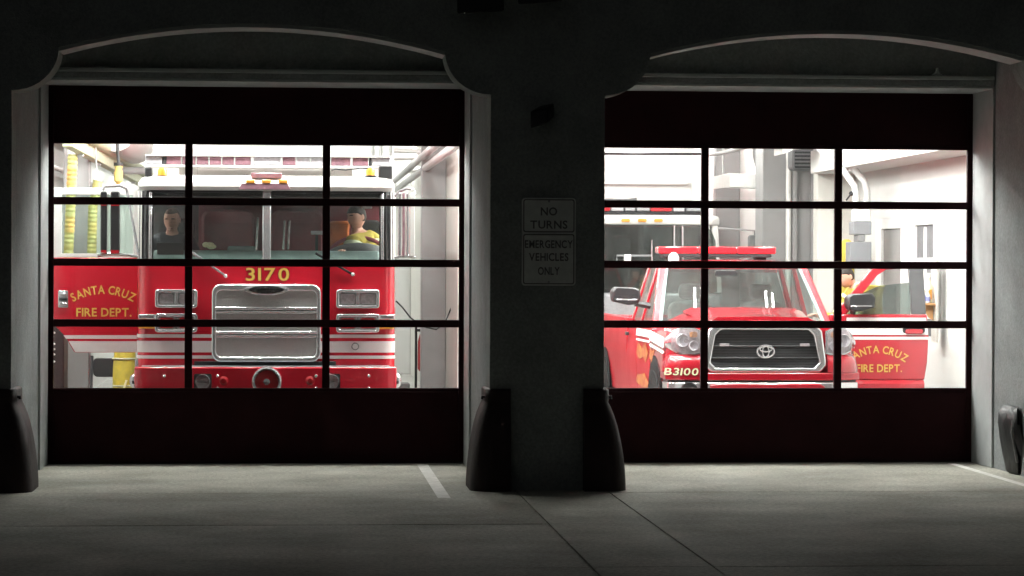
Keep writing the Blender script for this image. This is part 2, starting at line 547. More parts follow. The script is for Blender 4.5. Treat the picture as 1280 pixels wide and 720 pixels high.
box('door_sill', 'concrete', st, RX0+0.025, RX1-0.025, 25.125, 25.3, -0.05, -0.001)

# ---- inside of the bays
WX0, WX1, WPX, YE = -3.05, 7.35, 2.05, 48.5
box('bay_floor', 'bay_floor', st, WX0-0.2, WX1+0.2, 25.301, YE+0.2, -0.05, -0.002)
box('bay_ceiling', 'ceiling_white', st, WX0-0.2, WX1+0.2, YD-0.055, YE+0.2, 4.75, 4.9)
box('side_wall', 'wall_white', st, WX0-0.2, WX0, YD-0.055, YE, -0.002, 4.749)
box('side_wall', 'wall_white', st, WX1, WX1+0.2, YD-0.055, YE, -0.002, 4.749)
box('back_wall', 'wall_white', st, WX0-0.2, WX1+0.2, YE+0.001, YE+0.2, -0.002, 4.749)
box('partition_wall', 'wall_cream', st, WPX, WPX+0.16, 33.0, YE-0.001, -0.001, 4.748)
# ceiling beams
for y in (29.2, 33.4, 37.6, 41.8, 46.0):
    box('beam', 'ceiling_white', st, WX0+0.001, WX1-0.001, y-0.12, y+0.12, 4.42, 4.749)
# columns
def column(x0, x1, y0, y1, m='column_grey'):
    return box('column', m, st, x0, x1, y0, y1, -0.001, 4.418, 0.01)
column(-2.72, -2.42, 31.6, 31.95)                    # behind the engine's open door
column(1.72, 2.049, 35.6, 35.95)                     # right of the engine
column(1.55, 2.049, 46.4, 46.8, 'wall_white')
column(6.95, 7.349, 43.2, 43.5)                      # right wall of the right bay
column(6.55, 7.349, 36.6, 37.2)
column(6.85, 7.349, 34.2, 34.5, 'wall_cream')
for px, m_ in ((986, 'duct'), (994, 'column_grey'), (1017, 'column_grey')):
    c = at(px, 300, 36.5)
    MB().tube([(c.x, 36.53, 0.0), (c.x, 36.53, 4.4)], 0.04, 12).build('downpipe', m_, st)
# boxed-in soffit running along the right wall
box('soffit', 'wall_white', st, 6.75, 7.349, 25.4, 34.19, 3.12, 3.42, 0.01)
# office door and window in the right wall: white frames with panes
def wall_window(y0, y1, z0, z1, bars, name='window', t=0.2):
    x = WX1
    mb = MB()
    mb.box(x-0.05, x-0.001, y0, y0+t, z0, z1).box(x-0.05, x-0.001, y1-t, y1, z0, z1)
    tt = 0.13
    mb.box(x-0.05, x-0.001, y0+t, y1-t, z1-tt, z1)
    if z0 > 0.1: mb.box(x-0.05, x-0.001, y0+t, y1-t, z0, z0+t)
    w = mb.build(name, 'pipe_white', st, 0.004)
    for zb in bars:
        box('glazing_bar', 'pipe_white', w, x-0.045, x-0.002, y0+t, y1-t, zb-0.025, zb+0.025)
    if bars:
        ym = (y0+y1)/2
        zs = [z0+t] + sorted(bars) + [z1-tt]
        for a, b in zip(zs[:-1], zs[1:]):
            box('glazing_bar', 'pipe_white', w, x-0.044, x-0.003, ym-0.025, ym+0.025, a+0.026, b-0.026)
    box('pane', 'recess_grey' if not bars else 'truck_trim', w, x-0.02, x-0.004, y0+t+0.002, y1-t-0.002, z0+0.002, z1-tt-0.002)
    return w
wall_window(31.05, 32.75, 0.0, 2.5, [], 'doorway', 0.32)
wall_window(29.55, 30.85, 1.3, 2.52, [1.98], 'window', 0.19)

# ceiling lamps, all out of view
def unseen_ceiling_lamp(x, y, along, proto=[None]):
    if proto[0] is None:
        t = thing('unseen_ceiling_lamp', 'unseen white fluorescent lamp hanging from the bay ceiling', 'ceiling lamp', (0, 0, 0), 'unseen fluorescent lamps in the bays')
        MB().prism([(-0.07, 0.0), (0.07, 0.0), (0.05, 0.06), (-0.05, 0.06)], -0.62, 0.62).build('housing', 'white_paint', t)
        a = MB().tube([(-0.06, -0.58, -0.03), (-0.06, 0.58, -0.03)], 0.022, 8).build('tube', 'lamp_tube', t)
        copy_child(a, (0.12, 0, 0))
        MB().tube([(0, -0.4, 0.06), (0, -0.4, 0.36)], 0.008, 6).build('hanger', 'pipe_grey', t)
        MB().tube([(0, 0.4, 0.06), (0, 0.4, 0.36)], 0.008, 6).build('hanger', 'pipe_grey', t)
        proto[0] = t; o = t
    else:
        o = copy_tree(proto[0])
    o.location = (x, y, 4.39)
    o.rotation_euler = (0, 0, 0 if along else math.pi/2)
for y, along in ((25.6, False), (26.9, True), (28.3, True), (29.8, True)):  # rows near the doors added to brighten vehicle fronts and apron
    for x in (-2.2, -0.35, 1.5, 2.95, 4.6, 5.9):
        unseen_ceiling_lamp(x, y, along)
for y in (32.6, 37.0, 41.6, 45.4, 47.4):  # last row added, unseen, to whiten the back wall
    for x in (-2.2, 1.45, 3.1, 6.2):
        unseen_ceiling_lamp(x, y, True)

# ================================================================== FIRE ENGINE
EY, BY = 26.1, 25.72                       # cab face, bumper face
EX = at(333, 400, EY).x
HW = 1.268
eng = thing('fire_engine', 'red and white fire engine with chrome grille and open cab door in the left bay', 'fire engine', (EX, 30.5, 0))
def ez(y, Y=EY): return at(333, y, Y).z
def exx(x, Y=EY): return at(x, 400, Y).x
def plan(hw, yf, r, yb, k=7):
    """open plan outline: back left, round the front, to back right"""
    pts = [(EX-hw, yb)]
    for i in range(k+1):
        a = math.radians(180 + 90*i/k); pts.append((EX-hw+r + r*math.cos(a), yf+r + r*math.sin(a)))
    for i in range(k+1):
        a = math.radians(270 + 90*i/k); pts.append((EX+hw-r + r*math.cos(a), yf+r + r*math.sin(a)))
    pts.append((EX+hw, yb))
    return pts
YCB = 29.0
zwb, zwt = ez(331), ez(239)              # windscreen bottom and top
zc0 = ez(462)
def shell(levels, yb, name, m, bevel=0.0, caps=True):
    rings = [[(x, y, z) for x, y in plan(hw, yf, r, yb)] for z, hw, yf, r in levels]
    return MB().loft(rings, True, caps).build(name, m, eng, bevel)
shell([(0.62, HW, EY, 0.14), (ez(450), HW, EY, 0.14), (ez(400), HW, EY, 0.14), (zwb-0.01, HW, EY, 0.14)], EY+0.55, 'cab_front', 'red_paint')
# white reflective bands wrapped round the cab front
for y0, y1 in ((418, 422.3), (426.3, 440.5), (444.3, 448.3)):
    rings = [[(x, y, z) for x, y in plan(HW+0.004, EY-0.004, 0.144, EY+0.5)] for z in (ez(y1), ez(y0))]
    MB().loft(rings, False).build('stripe', 'stripe_white', eng)
# roof cap
shell([(zwt+0.002, HW-0.005, EY+0.06, 0.14), (zwt+0.045, HW, EY+0.02, 0.14), (ez(229), HW, EY+0.03, 0.15), (ez(227), HW-0.01, EY+0.05, 0.16),
       (ez(222), HW-0.03, EY+0.12, 0.2), (ez(218), HW-0.1, EY+0.3, 0.25), (ez(217), HW-0.3, EY+0.7, 0.3)], YCB, 'roof_cap', 'white_paint')
# corner posts, rounded, and rear cab walls
for s in (-1, 1):
    mb = MB()
    r = 0.14; rings = []
    for z, dy in ((zwb-0.009, 0.0), (zwt+0.001, 0.06)):
        ring = []
        for rr, rev in ((r, 0), (r-0.035, 1)):
            c = []
            for i in range(7):
                a = math.radians(270 + 90*i/6)
                c.append((EX + s*(HW-r + rr*math.cos(a)), EY+dy+r + rr*math.sin(a), z))
            c = [(EX + s*(HW-r-0.02), EY+dy+r-rr, z)] + c + [(EX + s*(HW-r+rr), EY+0.24, z)]
            ring += c if not rev else c[::-1]
        rings.append(ring)
    mb.loft(rings).build('corner_post', 'black_gloss', eng)
    MB().loft([[(EX+s*(HW-0.045), EY+0.035+d, z), (EX+s*(HW+0.003), EY+0.10+d, z), (EX+s*(HW+0.003), EY+0.245, z), (EX+s*(HW-0.02), EY+0.245, z)] for z, d in ((zwb-0.008, 0), (zwt+0.0005, 0.06))]).build('corner_trim', 'white_paint', eng)
    # side walls of the cab behind the door
    box('cab_side', 'red_paint', eng, EX+s*HW, EX+s*(HW-0.04), EY+1.55, YCB, 0.62, zwb)
    box('cab_side', 'white_paint', eng, EX+s*HW, EX+s*(HW-0.04), EY+1.55, YCB, zwb+0.001, zwt)
sd_ = MB().box(EX+HW-0.04, EX+HW, EY+0.552, EY+1.549, 0.62, zwb-0.01).build('cab_door', 'red_paint', eng, 0.008)
box('door_frame', 'white_paint', eng, EX+HW-0.03, EX+HW, EY+0.245, EY+1.548, zwb-0.008, zwb+0.06)
box('handle', 'chrome', sd_, EX+HW, EX+HW+0.03, EY+1.3, EY+1.45, 1.5, 1.55, 0.006)
box('cab_floor', 'cab_dark', eng, EX-HW+0.05, EX+HW-0.05, EY+0.2, YCB, 0.95, 1.02)
box('cab_bulkhead', 'cab_dark', eng, EX-HW+0.045, EX-0.72, EY+1.5, EY+1.54, 1.021, ez(252))
box('cab_bulkhead', 'seat_maroon', eng, EX-0.719, EX+HW-0.045, EY+1.5, EY+1.54, 1.021, ez(252))
box('cab_bulkhead', 'cab_dark', eng, EX-HW+0.045, EX+HW-0.045, EY+1.48, EY+1.55, ez(252)+0.001, zwt-0.001)
box('headliner', 'cab_dark', eng, EX-HW+0.05, EX+HW-0.05, EY+0.12, EY+1.47, zwt-0.05, zwt-0.002)
# windscreen, two panes and a chrome centre post
def screen(x0, x1):
    n = 10
    mb = MB(); rings = []
    rr = 0.07
    for j in range(7):
        t = j/6; z = zwb + (zwt-zwb)*t
        rings.append([(x0+(x1-x0)*i/n, EY+0.02+0.055*t, z) for i in range(n+1)])
    for a, b in zip(rings[:-1], rings[1:]): pass
    mb.loft(rings, False)
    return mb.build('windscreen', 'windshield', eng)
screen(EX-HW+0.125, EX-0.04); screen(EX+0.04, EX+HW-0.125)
MB().loft([[(EX-0.042, EY-0.005+d, z), (EX+0.042, EY-0.005+d, z), (EX+0.042, EY+0.05+d, z), (EX-0.042, EY+0.05+d, z)] for z, d in ((zwb, 0), (zwt, 0.05))]).build('centre_post', 'chrome', eng, 0.012)
for s in (-1, 1):
    MB().loft([[(EX+s*(HW-0.145), EY-0.01+d, z), (EX+s*(HW-0.115), EY-0.01+d, z), (EX+s*(HW-0.115), EY+0.04+d, z), (EX+s*(HW-0.145), EY+0.04+d, z)] for z, d in ((zwb+0.01, 0), (zwt-0.01, 0.06))]).build('grab_rail', 'chrome', eng, 0.01)
    box('screen_seal', 'black_plastic', eng, EX+s*0.05, EX+s*(HW-0.12), EY-0.002, EY+0.03, zwb-0.008, zwb+0.022)
    box('screen_seal', 'black_plastic', eng, EX+s*0.05, EX+s*(HW-0.12), EY+0.052, EY+0.085, zwt-0.016, zwt+0.006)
# dashboard, binnacle, steering wheel, seats
zdash = ez(314, EY+0.25)
MB().prism([(EY+0.1, 1.6), (EY+0.1, zwb+0.01), (EY+0.3, zdash+0.01), (EY+0.5, zdash-0.02), (EY+0.55, 1.6)], EX-HW+0.15, EX+HW-0.15, 'yz').build('dashboard', 'dash_teal', eng, 0.02)
c = at(448, 322, EY+0.42)
MB().sphere((c.x, c.y, c.z), (0.33, 0.12, 0.15), 20, 10).build('instrument_hood', 'truck_trim', eng)
c = at(448, 322, EY+0.62)
sw = [(c.x+0.3*math.cos(a), c.y+0.10*math.sin(a), c.z+0.205*math.sin(a)) for a in [2*math.pi*i/28 for i in range(29)]]
MB().tube(sw, 0.021, 8, False).build('steering_wheel', 'seat_maroon', eng)
c = at(302, 318, EY+0.3)
box('dash_console', 'dash_teal', eng, c.x-0.14, c.x+0.14, c.y-0.02, c.y+0.15, zdash-0.1, zdash+0.05, 0.02)
for px in (226, 460):
    c = at(px, 290, EY+1.1)
    MB().prism(rrect(c.x-0.26, c.x+0.26, 1.5, 2.12, 0.1), EY+1.14, EY+1.3).build('seat_back', 'seat_maroon', eng, 0.03)
    MB().prism(rrect(c.x-0.27, c.x+0.27, 1.36, 1.5, 0.06), EY+0.66, EY+1.2).build('seat_cushion', 'seat_maroon', eng, 0.02)
    MB().prism(rrect(c.x-0.14, c.x+0.14, 2.14, 2.36, 0.07), EY+1.17, EY+1.28).build('headrest', 'cab_dark', eng, 0.02)
    box('seat_base', 'cab_dark', eng, c.x-0.2, c.x+0.2, EY+0.75, EY+1.15, 1.022, 1.359)
for px in (285, 372):
    c = at(px, 290, EY+1.45)
    MB().prism(rrect(c.x-0.27, c.x+0.27, 1.3, ez(262, EY+1.4), 0.1), EY+1.36, EY+1.495).build('seat_back', 'seat_maroon', eng, 0.03)
# interior mirror / sun visor spots seen through the glass
c = at(459, 259, EY+0.2)
box('dome_lamp', 'lens_clear', eng, c.x-0.05, c.x+0.05, c.y, c.y+0.05, c.z-0.014, c.z+0.014, 0.006)
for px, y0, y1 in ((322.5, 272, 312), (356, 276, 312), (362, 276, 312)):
    MB().tube([at(px, y0, EY+0.75), at(px-2, y1, EY+0.7)], 0.014, 8).build('glint_rod', 'chrome', eng)  # bright rods put in to imitate lamp-tube glints on the windscreen
c = at(396, 291, EY+0.45)
box('console_screen', 'lens_clear', eng, c.x-0.06, c.x+0.06, c.y, c.y+0.05, c.z-0.02, c.z+0.02, 0.006)
box('console_arm', 'cab_dark', eng, c.x-0.015, c.x+0.015, c.y+0.02, c.y+0.045, zdash-0.02, c.z-0.021)
# wipers
for xa, ya, xb, yb in ((282, 345, 262, 331), (441, 343, 420, 331)):
    a, b = at(xa, ya, EY-0.02), at(xb, yb, EY-0.03)
    MB().tube([a, b, b + (b-a)*1.2 + Vector((0, 0.05, 0))], 0.012, 6).build('wiper', 'dark_metal' if xa > 400 else 'chrome', eng)
    MB().sphere(a, 0.022, 10, 6).build('wiper_pivot', 'chrome', eng)
# grille
gx0, gx1, gz0, gz1 = exx(265), exx(401), ez(452), ez(355)
out = rrect(gx0, gx1, gz0, gz1, 0.09, 6)
out = [(x, z + 0.03*max(0, 1-((x-EX)/0.36)**2) if z > gz1-0.05 else z) for x, z in out]
inn = rrect(gx0+0.045, gx1-0.045, gz0+0.05, gz1-0.065, 0.055, 6)
gy = EY-0.11
gr = ring_frame(MB(), out, inn, gy, EY+0.001).build('grille', 'chrome', eng, 0.014)
MB().prism(rrect(gx0+0.04, gx1-0.04, gz0+0.045, gz1-0.06, 0.05), EY-0.088, EY-0.05).build('grille_mesh', 'chrome_mesh', gr)
for y in (387.5, 417.5):
    z = ez(y)
    for dz_, r_ in ((0.016, 0.017), (-0.02, 0.014)):
        MB().tube([(gx0+0.044, EY-0.1, z+dz_), (gx1-0.044, EY-0.1, z+dz_)], r_, 12).build('grille_bar', 'chrome', gr)
# fine mesh wires of the inserts, too small to pick apart
mb = MB()
nx = 46
for i in range(nx):
    x = gx0+0.06 + (gx1-gx0-0.12)*i/(nx-1)
    mb.box(x-0.0035, x+0.0035, EY-0.093, EY-0.0885, gz0+0.052, gz1-0.07)
zi = gz0+0.06
while zi < gz1-0.08:
    mb.box(gx0+0.05, gx1-0.05, EY-0.0945, EY-0.0932, zi-0.0035, zi+0.0035); zi += 0.021
w = mb.build('grille_wires', 'chrome_mesh', gr); w['kind'] = 'stuff'
c = at(333, 362, gy)
MB().lathe([(0.001, -0.02), (0.19, -0.02), (0.215, -0.012), (0.22, 0.0), (0.21, 0.012)], (0, 0, 0), 'y', 32).build('badge', 'chrome', gr)
bd = [o for o in gr.children if o.name.startswith('badge')][0]
MB().lathe([(0.001, -0.026), (0.16, -0.026), (0.17, -0.021)], (0, 0, 0), 'y', 32).build('badge_face', 'black_gloss', bd)
for o in [bd] + list(bd.children):
    for v in o.data.vertices:
        wv = v.co + root_loc(o)
        v.co = Vector((wv.x + c.x, wv.y + gy - 0.01, wv.z*0.24 + c.z)) - root_loc(o)
# head lamp clusters
def lamp_cluster(x0, x1, y0, y1, kinds):
    a0, a1, b0, b1 = exx(x0), exx(x1), ez(y1), ez(y0)
    h = ring_frame(MB(), rrect(a0, a1, b0, b1, 0.03), rrect(a0+0.028, a1-0.028, b0+0.028, b1-0.028, 0.015), EY-0.055, EY+0.001).build('headlight', 'chrome', eng, 0.008)
    box('backing', 'chrome', h, a0+0.02, a1-0.02, EY-0.02, EY-0.012, b0+0.02, b1-0.02)
    xm = (a0+a1)/2
    box('divider', 'chrome', h, xm-0.014, xm+0.014, EY-0.05, EY-0.021, b0+0.029, b1-0.029, 0.004)
    for (u0, u1), k in zip(((a0+0.03, xm-0.016), (xm+0.016, a1-0.03)), kinds):
        MB().prism(rrect(u0+0.012, u1-0.012, b0+0.042, b1-0.042, 0.018), EY-0.036, EY-0.0215).build('lamp', k, h, 0.006)
lamp_cluster(194, 247, 362, 385, ('lamp_glass', 'lamp_glass'))
lamp_cluster(420, 474, 361.5, 385, ('lamp_glass', 'lamp_glass'))
lamp_cluster(194, 247, 392, 415.5, ('lens_red', 'lens_red'))
lamp_cluster(420, 474, 392, 415.5, ('lens_red', 'lens_red'))
for s, xa, xb in ((-1, 173, 194), (1, 474, 493)):
    box('turn_signal', 'chrome', eng, exx(xa), exx(xb), EY-0.03, EY+0.12, ez(399), ez(393), 0.01)
    box('turn_signal', 'amber', eng, exx(xa)-(-0.001), exx(xb)-0.001, EY-0.018, EY+0.12, ez(411), ez(405), 0.006)
# gold number
mb = MB(); text(mb, '3170', at(334.5, 342, EY).x, ez(342.5), EY-0.0045, 0.128, width=0.42, off=0.03, gap=0.16).build('number_outline', 'letter_black', eng)
mb = MB(); text(mb, '3170', at(334.5, 342, EY).x, ez(342.5), EY-0.009, 0.128, width=0.42, off=0.012, gap=0.16).build('number', 'gold_leaf', eng)
# small round badge on the stripe
c = at(444, 433, EY)
MB().lathe([(0.001, -0.012), (0.035, -0.012), (0.04, -0.003)], (c.x, EY-0.003, c.z), 'y', 20).build('round_badge', 'chrome', eng)
MB().lathe([(0.001, -0.016), (0.027, -0.016), (0.028, -0.011)], (c.x, EY-0.003, c.z), 'y', 20).build('round_badge', 'stripe_white', eng)
# bumper
zb1, zb0 = ez(459, BY), 0.42
def bplan(hw, yf, ch, yb): return [(EX-hw, yb), (EX-hw, yf+ch*0.7), (EX-hw+ch, yf), (EX+hw-ch, yf), (EX+hw, yf+ch*0.7), (EX+hw, yb)]
bm_ = MB().loft([[(x, y, z) for x, y in bplan(HW+0.005, BY, 0.17, EY-0.002)] for z in (zb0, zb1)]).build('bumper', 'red_paint', eng, 0.012)
box('gap_strip', 'black_plastic', eng, exx(243), exx(420), EY-0.03, EY-0.001, zb1-0.01, ez(451.5), 0.004)  # black strip drawn for the dark gap between grille and bumper
MB().loft([[(x, y, z) for x, y in bplan(HW-0.06, BY+0.05, 0.17, EY-0.003)] for z in (zb1+0.001, zb1+0.004)]).build('tread_plate', 'tank_steel', eng)
def bp(x, y): return at(x, y, BY)
# siren
c = bp(333.5, 477)
s_ = MB().lathe([(0.001, -0.05), (0.05, -0.055), (0.1, -0.04), (0.112, -0.03)], (c.x, BY, c.z), 'y', 32).build('siren', 'lens_red', bm_)
MB().lathe([(0.11, -0.028), (0.115, -0.065), (0.13, -0.07), (0.143, -0.06), (0.147, 0.0)], (c.x, BY, c.z), 'y', 32).build('siren_ring', 'chrome', bm_)
MB().lathe([(0.001, -0.075), (0.03, -0.07), (0.035, -0.05)], (c.x, BY, c.z), 'y', 16).build('siren_hub', 'chrome', bm_)
for k in range(8):
    a = 2*math.pi*k/8 + math.pi/2
    MB().sphere((c.x+0.13*math.cos(a), BY-0.072, c.z+0.13*math.sin(a)), 0.011, 8, 5).build('siren_stud', 'chrome', bm_)
# fog lamps in black pockets
for x in (253.5, 414.5):
    c = bp(x, 477)
    MB().prism(rrect(c.x-0.085, c.x+0.085, c.z-0.09, c.z+0.075, 0.015), BY-0.012, BY+0.002).build('lamp_pocket', 'black_plastic', bm_)
    MB().lathe([(0.05, -0.05), (0.07, -0.055), (0.074, -0.01)], (c.x, BY, c.z), 'y', 24).build('fog_lamp', 'chrome', bm_)
    MB().lathe([(0.001, -0.045), (0.04, -0.042), (0.054, -0.036)], (c.x, BY, c.z), 'y', 24).build('fog_lens', 'lens_red' if x < 300 else 'lamp_glass', bm_)
for x, y in ((272, 470), (272.5, 485), (395, 470), (395, 485), (461, 470), (461, 485), (205.5, 470)):
    c = bp(x, y)
    MB().sphere((c.x, BY-0.002, c.z), (0.016, 0.014, 0.016), 10, 6).build('bolt', 'chrome', bm_)
for x in (279.5, 387.5):
    c = bp(x, 476)
    MB().lathe([(0.001, -0.05), (0.025, -0.05), (0.03, -0.02), (0.045, 0.0)], (c.x, BY, c.z), 'y', 16).build('horn', 'red_dark', bm_)
for s in (-1, 1):
    x = EX + s*(HW+0.012)
    MB().sphere((x, BY+0.2, ez(476, BY+0.2)), (0.045, 0.06, 0.07), 14, 8).build('corner_lamp', 'chrome', bm_)
MB().tube([(exx(168), EY+0.02, ez(486)), (exx(170), EY, ez(476)), (exx(171), EY, ez(462)), (exx(171), EY+0.03, ez(450))], 0.018, 8).build('grab_handle', 'chrome', eng)
# roof light bar: feet, base, lenses
zl0, zl1 = ez(207, EY+0.5), ez(196.5, EY+0.5)
YL = EY+0.42
lb = box('light_bar', 'white_paint', eng, exx(183, YL), exx(486, YL), YL, YL+0.3, zl0-0.03, zl0, 0.008)
box('light_bar_top', 'white_paint', lb, exx(181, YL), exx(488, YL), YL-0.02, YL+0.32, zl1, zl1+0.014, 0.005)
segs = [(181, 202, 'lens_clear'), (202, 207, 'cab_dark'), (207, 226, 'lens_mauve'), (227, 244, 'lens_mauve'), (245, 260, 'lens_mauve'), (261, 276, 'lens_mauve'), (277, 292, 'lens_mauve'),
        (293, 313, 'lens_mauve'), (316.5, 350, 'lens_clear'), (352.5, 369, 'lens_mauve'), (370, 387, 'lens_clear'), (388, 412, 'lens_clear'), (413, 438, 'lens_mauve'), (440, 460, 'lens_mauve'), (461, 464, 'cab_dark'), (464, 488, 'lens_clear')]
for a, b, k in segs:
    box('lens', k, lb, exx(a, YL)+0.002, exx(b, YL)-0.002, YL+0.01, YL+0.29, zl0+0.001, zl1-0.001, 0.008)
for px in (232, 330, 430):
    box('bracket', 'white_paint', eng, exx(px)-0.09, exx(px)+0.09, YL+0.05, YL+0.28, ez(218.5), zl0-0.0305)
# white deck box behind the bar and the roof-top details
box('roof_locker', 'white_paint', eng, exx(228), exx(440), EY+0.75, YCB-0.1, ez(219), ez(209, EY+0.8), 0.03)
for px, py, w, h in ((185.5, 214, 9, 10), (482, 214, 17, 14)):
    c = at(px, py, EY+0.25)
    sp = box('loudspeaker', 'black_plastic', eng, c.x-w*0.004, c.x+w*0.004, c.y, c.y+0.16, ez(222), c.z+h*0.004, 0.012)
for px in (203, 463):
    c = at(px, 214.5, EY+0.25)
    MB().lathe([(0.045, -0.04), (0.045, 0.01), (0.03, 0.04), (0.001, 0.048)], c, 'z', 18).build('beacon', 'amber', eng)
    MB().lathe([(0.055, -0.075), (0.055, -0.04), (0.045, -0.038)], c, 'z', 18).build('beacon_base', 'black_plastic', eng)
MB().tube([at(x, y, EY+0.2) for x, y in ((414, 213), (420, 211.5), (432, 212.5), (444, 211), (450, 210), (460, 210.5))], 0.007, 6).build('cable', 'black_plastic', eng)
ml = MB().prism([(exx(298), ez(237)), (exx(363), ez(237)), (exx(359), ez(229)), (exx(302), ez(229))], EY-0.012, EY+0.05).build('marker_panel', 'lens_mauve', eng, 0.005)
for px in (313, 333, 354):
    c = at(px, 227, EY)
    MB().prism(rrect(c.x-0.045, c.x+0.045, c.z-0.016, c.z+0.018, 0.012), EY-0.02, EY+0.04).build('marker_lamp', 'amber', eng, 0.006)
box('camera_housing', 'lens_mauve', eng, exx(313), exx(352), EY+0.07, EY+0.2, ez(222.5), ez(215.5), 0.01)
# rear body, pump panel and wheels (out of sight behind the cab, but there)
box('pump_panel', 'tank_steel', eng, EX-HW+0.02, EX+HW-0.02, YCB+0.03, YCB+0.9, 0.55, 2.55, 0.01)
bd2 = box('rear_body', 'red_paint', eng, EX-HW-0.02, EX+HW+0.02, YCB+0.92, 35.3, 0.55, 2.62, 0.02)
for s in (-1, 1):
    for k in range(4):
        y0 = YCB+1.02 + k*1.32
        box('shutter', 'tank_steel', bd2, EX+s*(HW+0.021), EX+s*(HW+0.035), y0, y0+1.2, 1.15 if k in (1, 2) else 0.7, 2.4, 0.004)
    for yy in (27.55, 33.0):
        xw = EX + s*(HW-0.16)
        w = MB().lathe([(0.3, -0.13), (0.5, -0.15), (0.53, -0.1), (0.53, 0.1), (0.5, 0.15), (0.3, 0.13)], (xw, yy, 0.53), 'x', 28).build('wheel', 'rubber', eng)
        MB().lathe([(0.001, -0.06), (0.12, -0.1), (0.29, -0.05), (0.3, 0.1), (0.001, 0.09)], (xw, yy, 0.53), 'x', 24).build('rim', 'chrome', w)
MB().box(EX-0.5, EX+0.5, EY+0.3, 35.2, 0.5, 0.619).build('chassis', 'black_plastic', eng)
# ---- open crew door on the left, hinged at the cab corner, swung square to the cab
DY = EY+0.42
dx1, dx0 = at(171.5, 400, DY).x, at(62, 400, DY).x
dz = lambda y: at(120, y, DY).z
dp = [(dx1, dz(440.5)), (at(93, 440, DY).x, dz(440.5)), (at(81, 420, DY).x, dz(420)), (dx0, dz(401)), (dx0, dz(322)), (dx1, dz(322))]
dr = MB().prism(dp[::-1], DY, DY+0.06).build('open_door', 'red_paint', eng, 0.008, 'red cab door with gold lettering swung wide open')
x_ = lambda px: at(px, 400, DY).x
frp = [(dx0, dz(321.5)), (dx0, dz(235)), (dx1, dz(235)), (dx1, dz(321.5))]
fri = [(x_(77), dz(317)), (x_(77), dz(243.5)), (x_(166), dz(243.5)), (x_(166), dz(317))]
ring_frame(MB(), frp[::-1], fri[::-1], DY+0.002, DY+0.058).build('window_frame', 'white_paint', dr, 0.006)
box('window_pane', 'door_window', dr, x_(77), x_(166), DY+0.026, DY+0.031, dz(317), dz(243.5))
for pts in ([(171, 419), (79.5, 419), (82.5, 423.5), (171, 423.5)], [(171, 426.5), (86, 426.5), (94, 440), (171, 440)]):
    MB().prism([(x_(a), dz(b)) for a, b in pts], DY-0.003, DY-0.001).build('stripe', 'stripe_white', dr)
mb = MB(); text(mb, 'SANTA CRUZ', at(129, 371, DY).x, dz(372.5), DY-0.004, 0.085, width=0.63, off=0.02, arc=0.085, gap=0.13).build('lettering', 'gold_leaf', dr)
mb = MB(); text(mb, 'FIRE DEPT.', at(130, 390, DY).x, dz(390), DY-0.004, 0.085, width=0.54, off=0.02, gap=0.13).build('lettering', 'gold_leaf', dr)
hx, hz = at(79, 374, DY).x, dz(374)
hd = MB().prism(rrect(hx-0.05, hx+0.05, hz-0.085, hz+0.085, 0.012), DY-0.012, DY-0.001).build('handle', 'chrome', dr, 0.004)
for k in range(3):
    box('handle_bar', 'chrome' if k != 1 else 'black_plastic', hd, hx-0.038, hx+0.038, DY-0.03, DY-0.0125, hz-0.062+k*0.045, hz-0.032+k*0.045, 0.006)
# ---- mirrors: two tall heads on the left, a pair with tube arms on the right
MY = EY-0.04
for a, b in ((125.5, 133.5), (138, 149.5)):
    x0, x1 = at(a, 280, MY).x, at(b, 280, MY).x
    mh = MB().prism(rrect(x0, x1, at(130, 316, MY).z, at(130, 239, MY).z, 0.02), MY, MY+0.09).build('mirror', 'black_plastic', eng, 0.01)
    for z in (at(130, 255, MY).z, at(130, 314, MY).z):
        box('mirror_band', 'lens_red', mh, x0+0.004, x1-0.004, MY-0.004, MY+0.05, z-0.016, z+0.012)
MB().tube([at(x, y, MY+0.05) for x, y in ((128, 238), (131, 233.5), (150, 232.5), (158, 236), (161, 250), (172, 312), (173, 320))], 0.014, 8).build('mirror_arm', 'chrome', eng)
MB().tube([at(x, y, MY+0.05) for x, y in ((122, 319.5), (135, 317.5), (160, 318.5), (173, 321))], 0.016, 8).build('mirror_arm', 'chrome', eng)
for a, b, k in ((498, 501.5, 'chrome'), (503, 506, 'lens_mauve'), (508, 511, 'chrome'), (512.5, 518.5, 'white_paint')):
    x0, x1 = at(a, 280, MY).x, at(b, 280, MY).x
    MB().prism(rrect(x0, x1, at(505, 320, MY).z, at(505, 241, MY).z, 0.008), MY, MY+0.11).build('mirror', k, eng, 0.006)
MB().tube([at(x, y, MY+0.04) for x, y in ((493, 246), (500, 239), (508, 236), (516, 237), (519, 243))], 0.014, 8).build('mirror_arm', 'chrome', eng)
MB().tube([at(x, y, MY+0.04) for x, y in ((493, 323), (500, 321), (510, 320.5), (519, 322))], 0.016, 8).build('mirror_arm', 'chrome', eng)

# ================================================================== PICKUP TRUCK
TY = 27.0
TX = at(956, 440, TY).x
tk = thing('pickup_truck', 'red pickup truck with roof light bar and open driver door in the right bay', 'pickup truck', (TX, 29.6, 0))
def tz(y, Y=TY): return at(956, y, Y).z
def tx(x, Y=TY): return at(x, 440, Y).x
THW = 1.0
# body sections along its length: (Y, half width at the waist, list of (half width, z)) closed over the top
def sect(Y, pts):
    L = [(TX - w, Y, z) for w, z in pts]
    R_ = [(TX + w, Y, z) for w, z in reversed(pts)]
    return L + R_
zh = tz(405)                               # leading edge of the bonnet
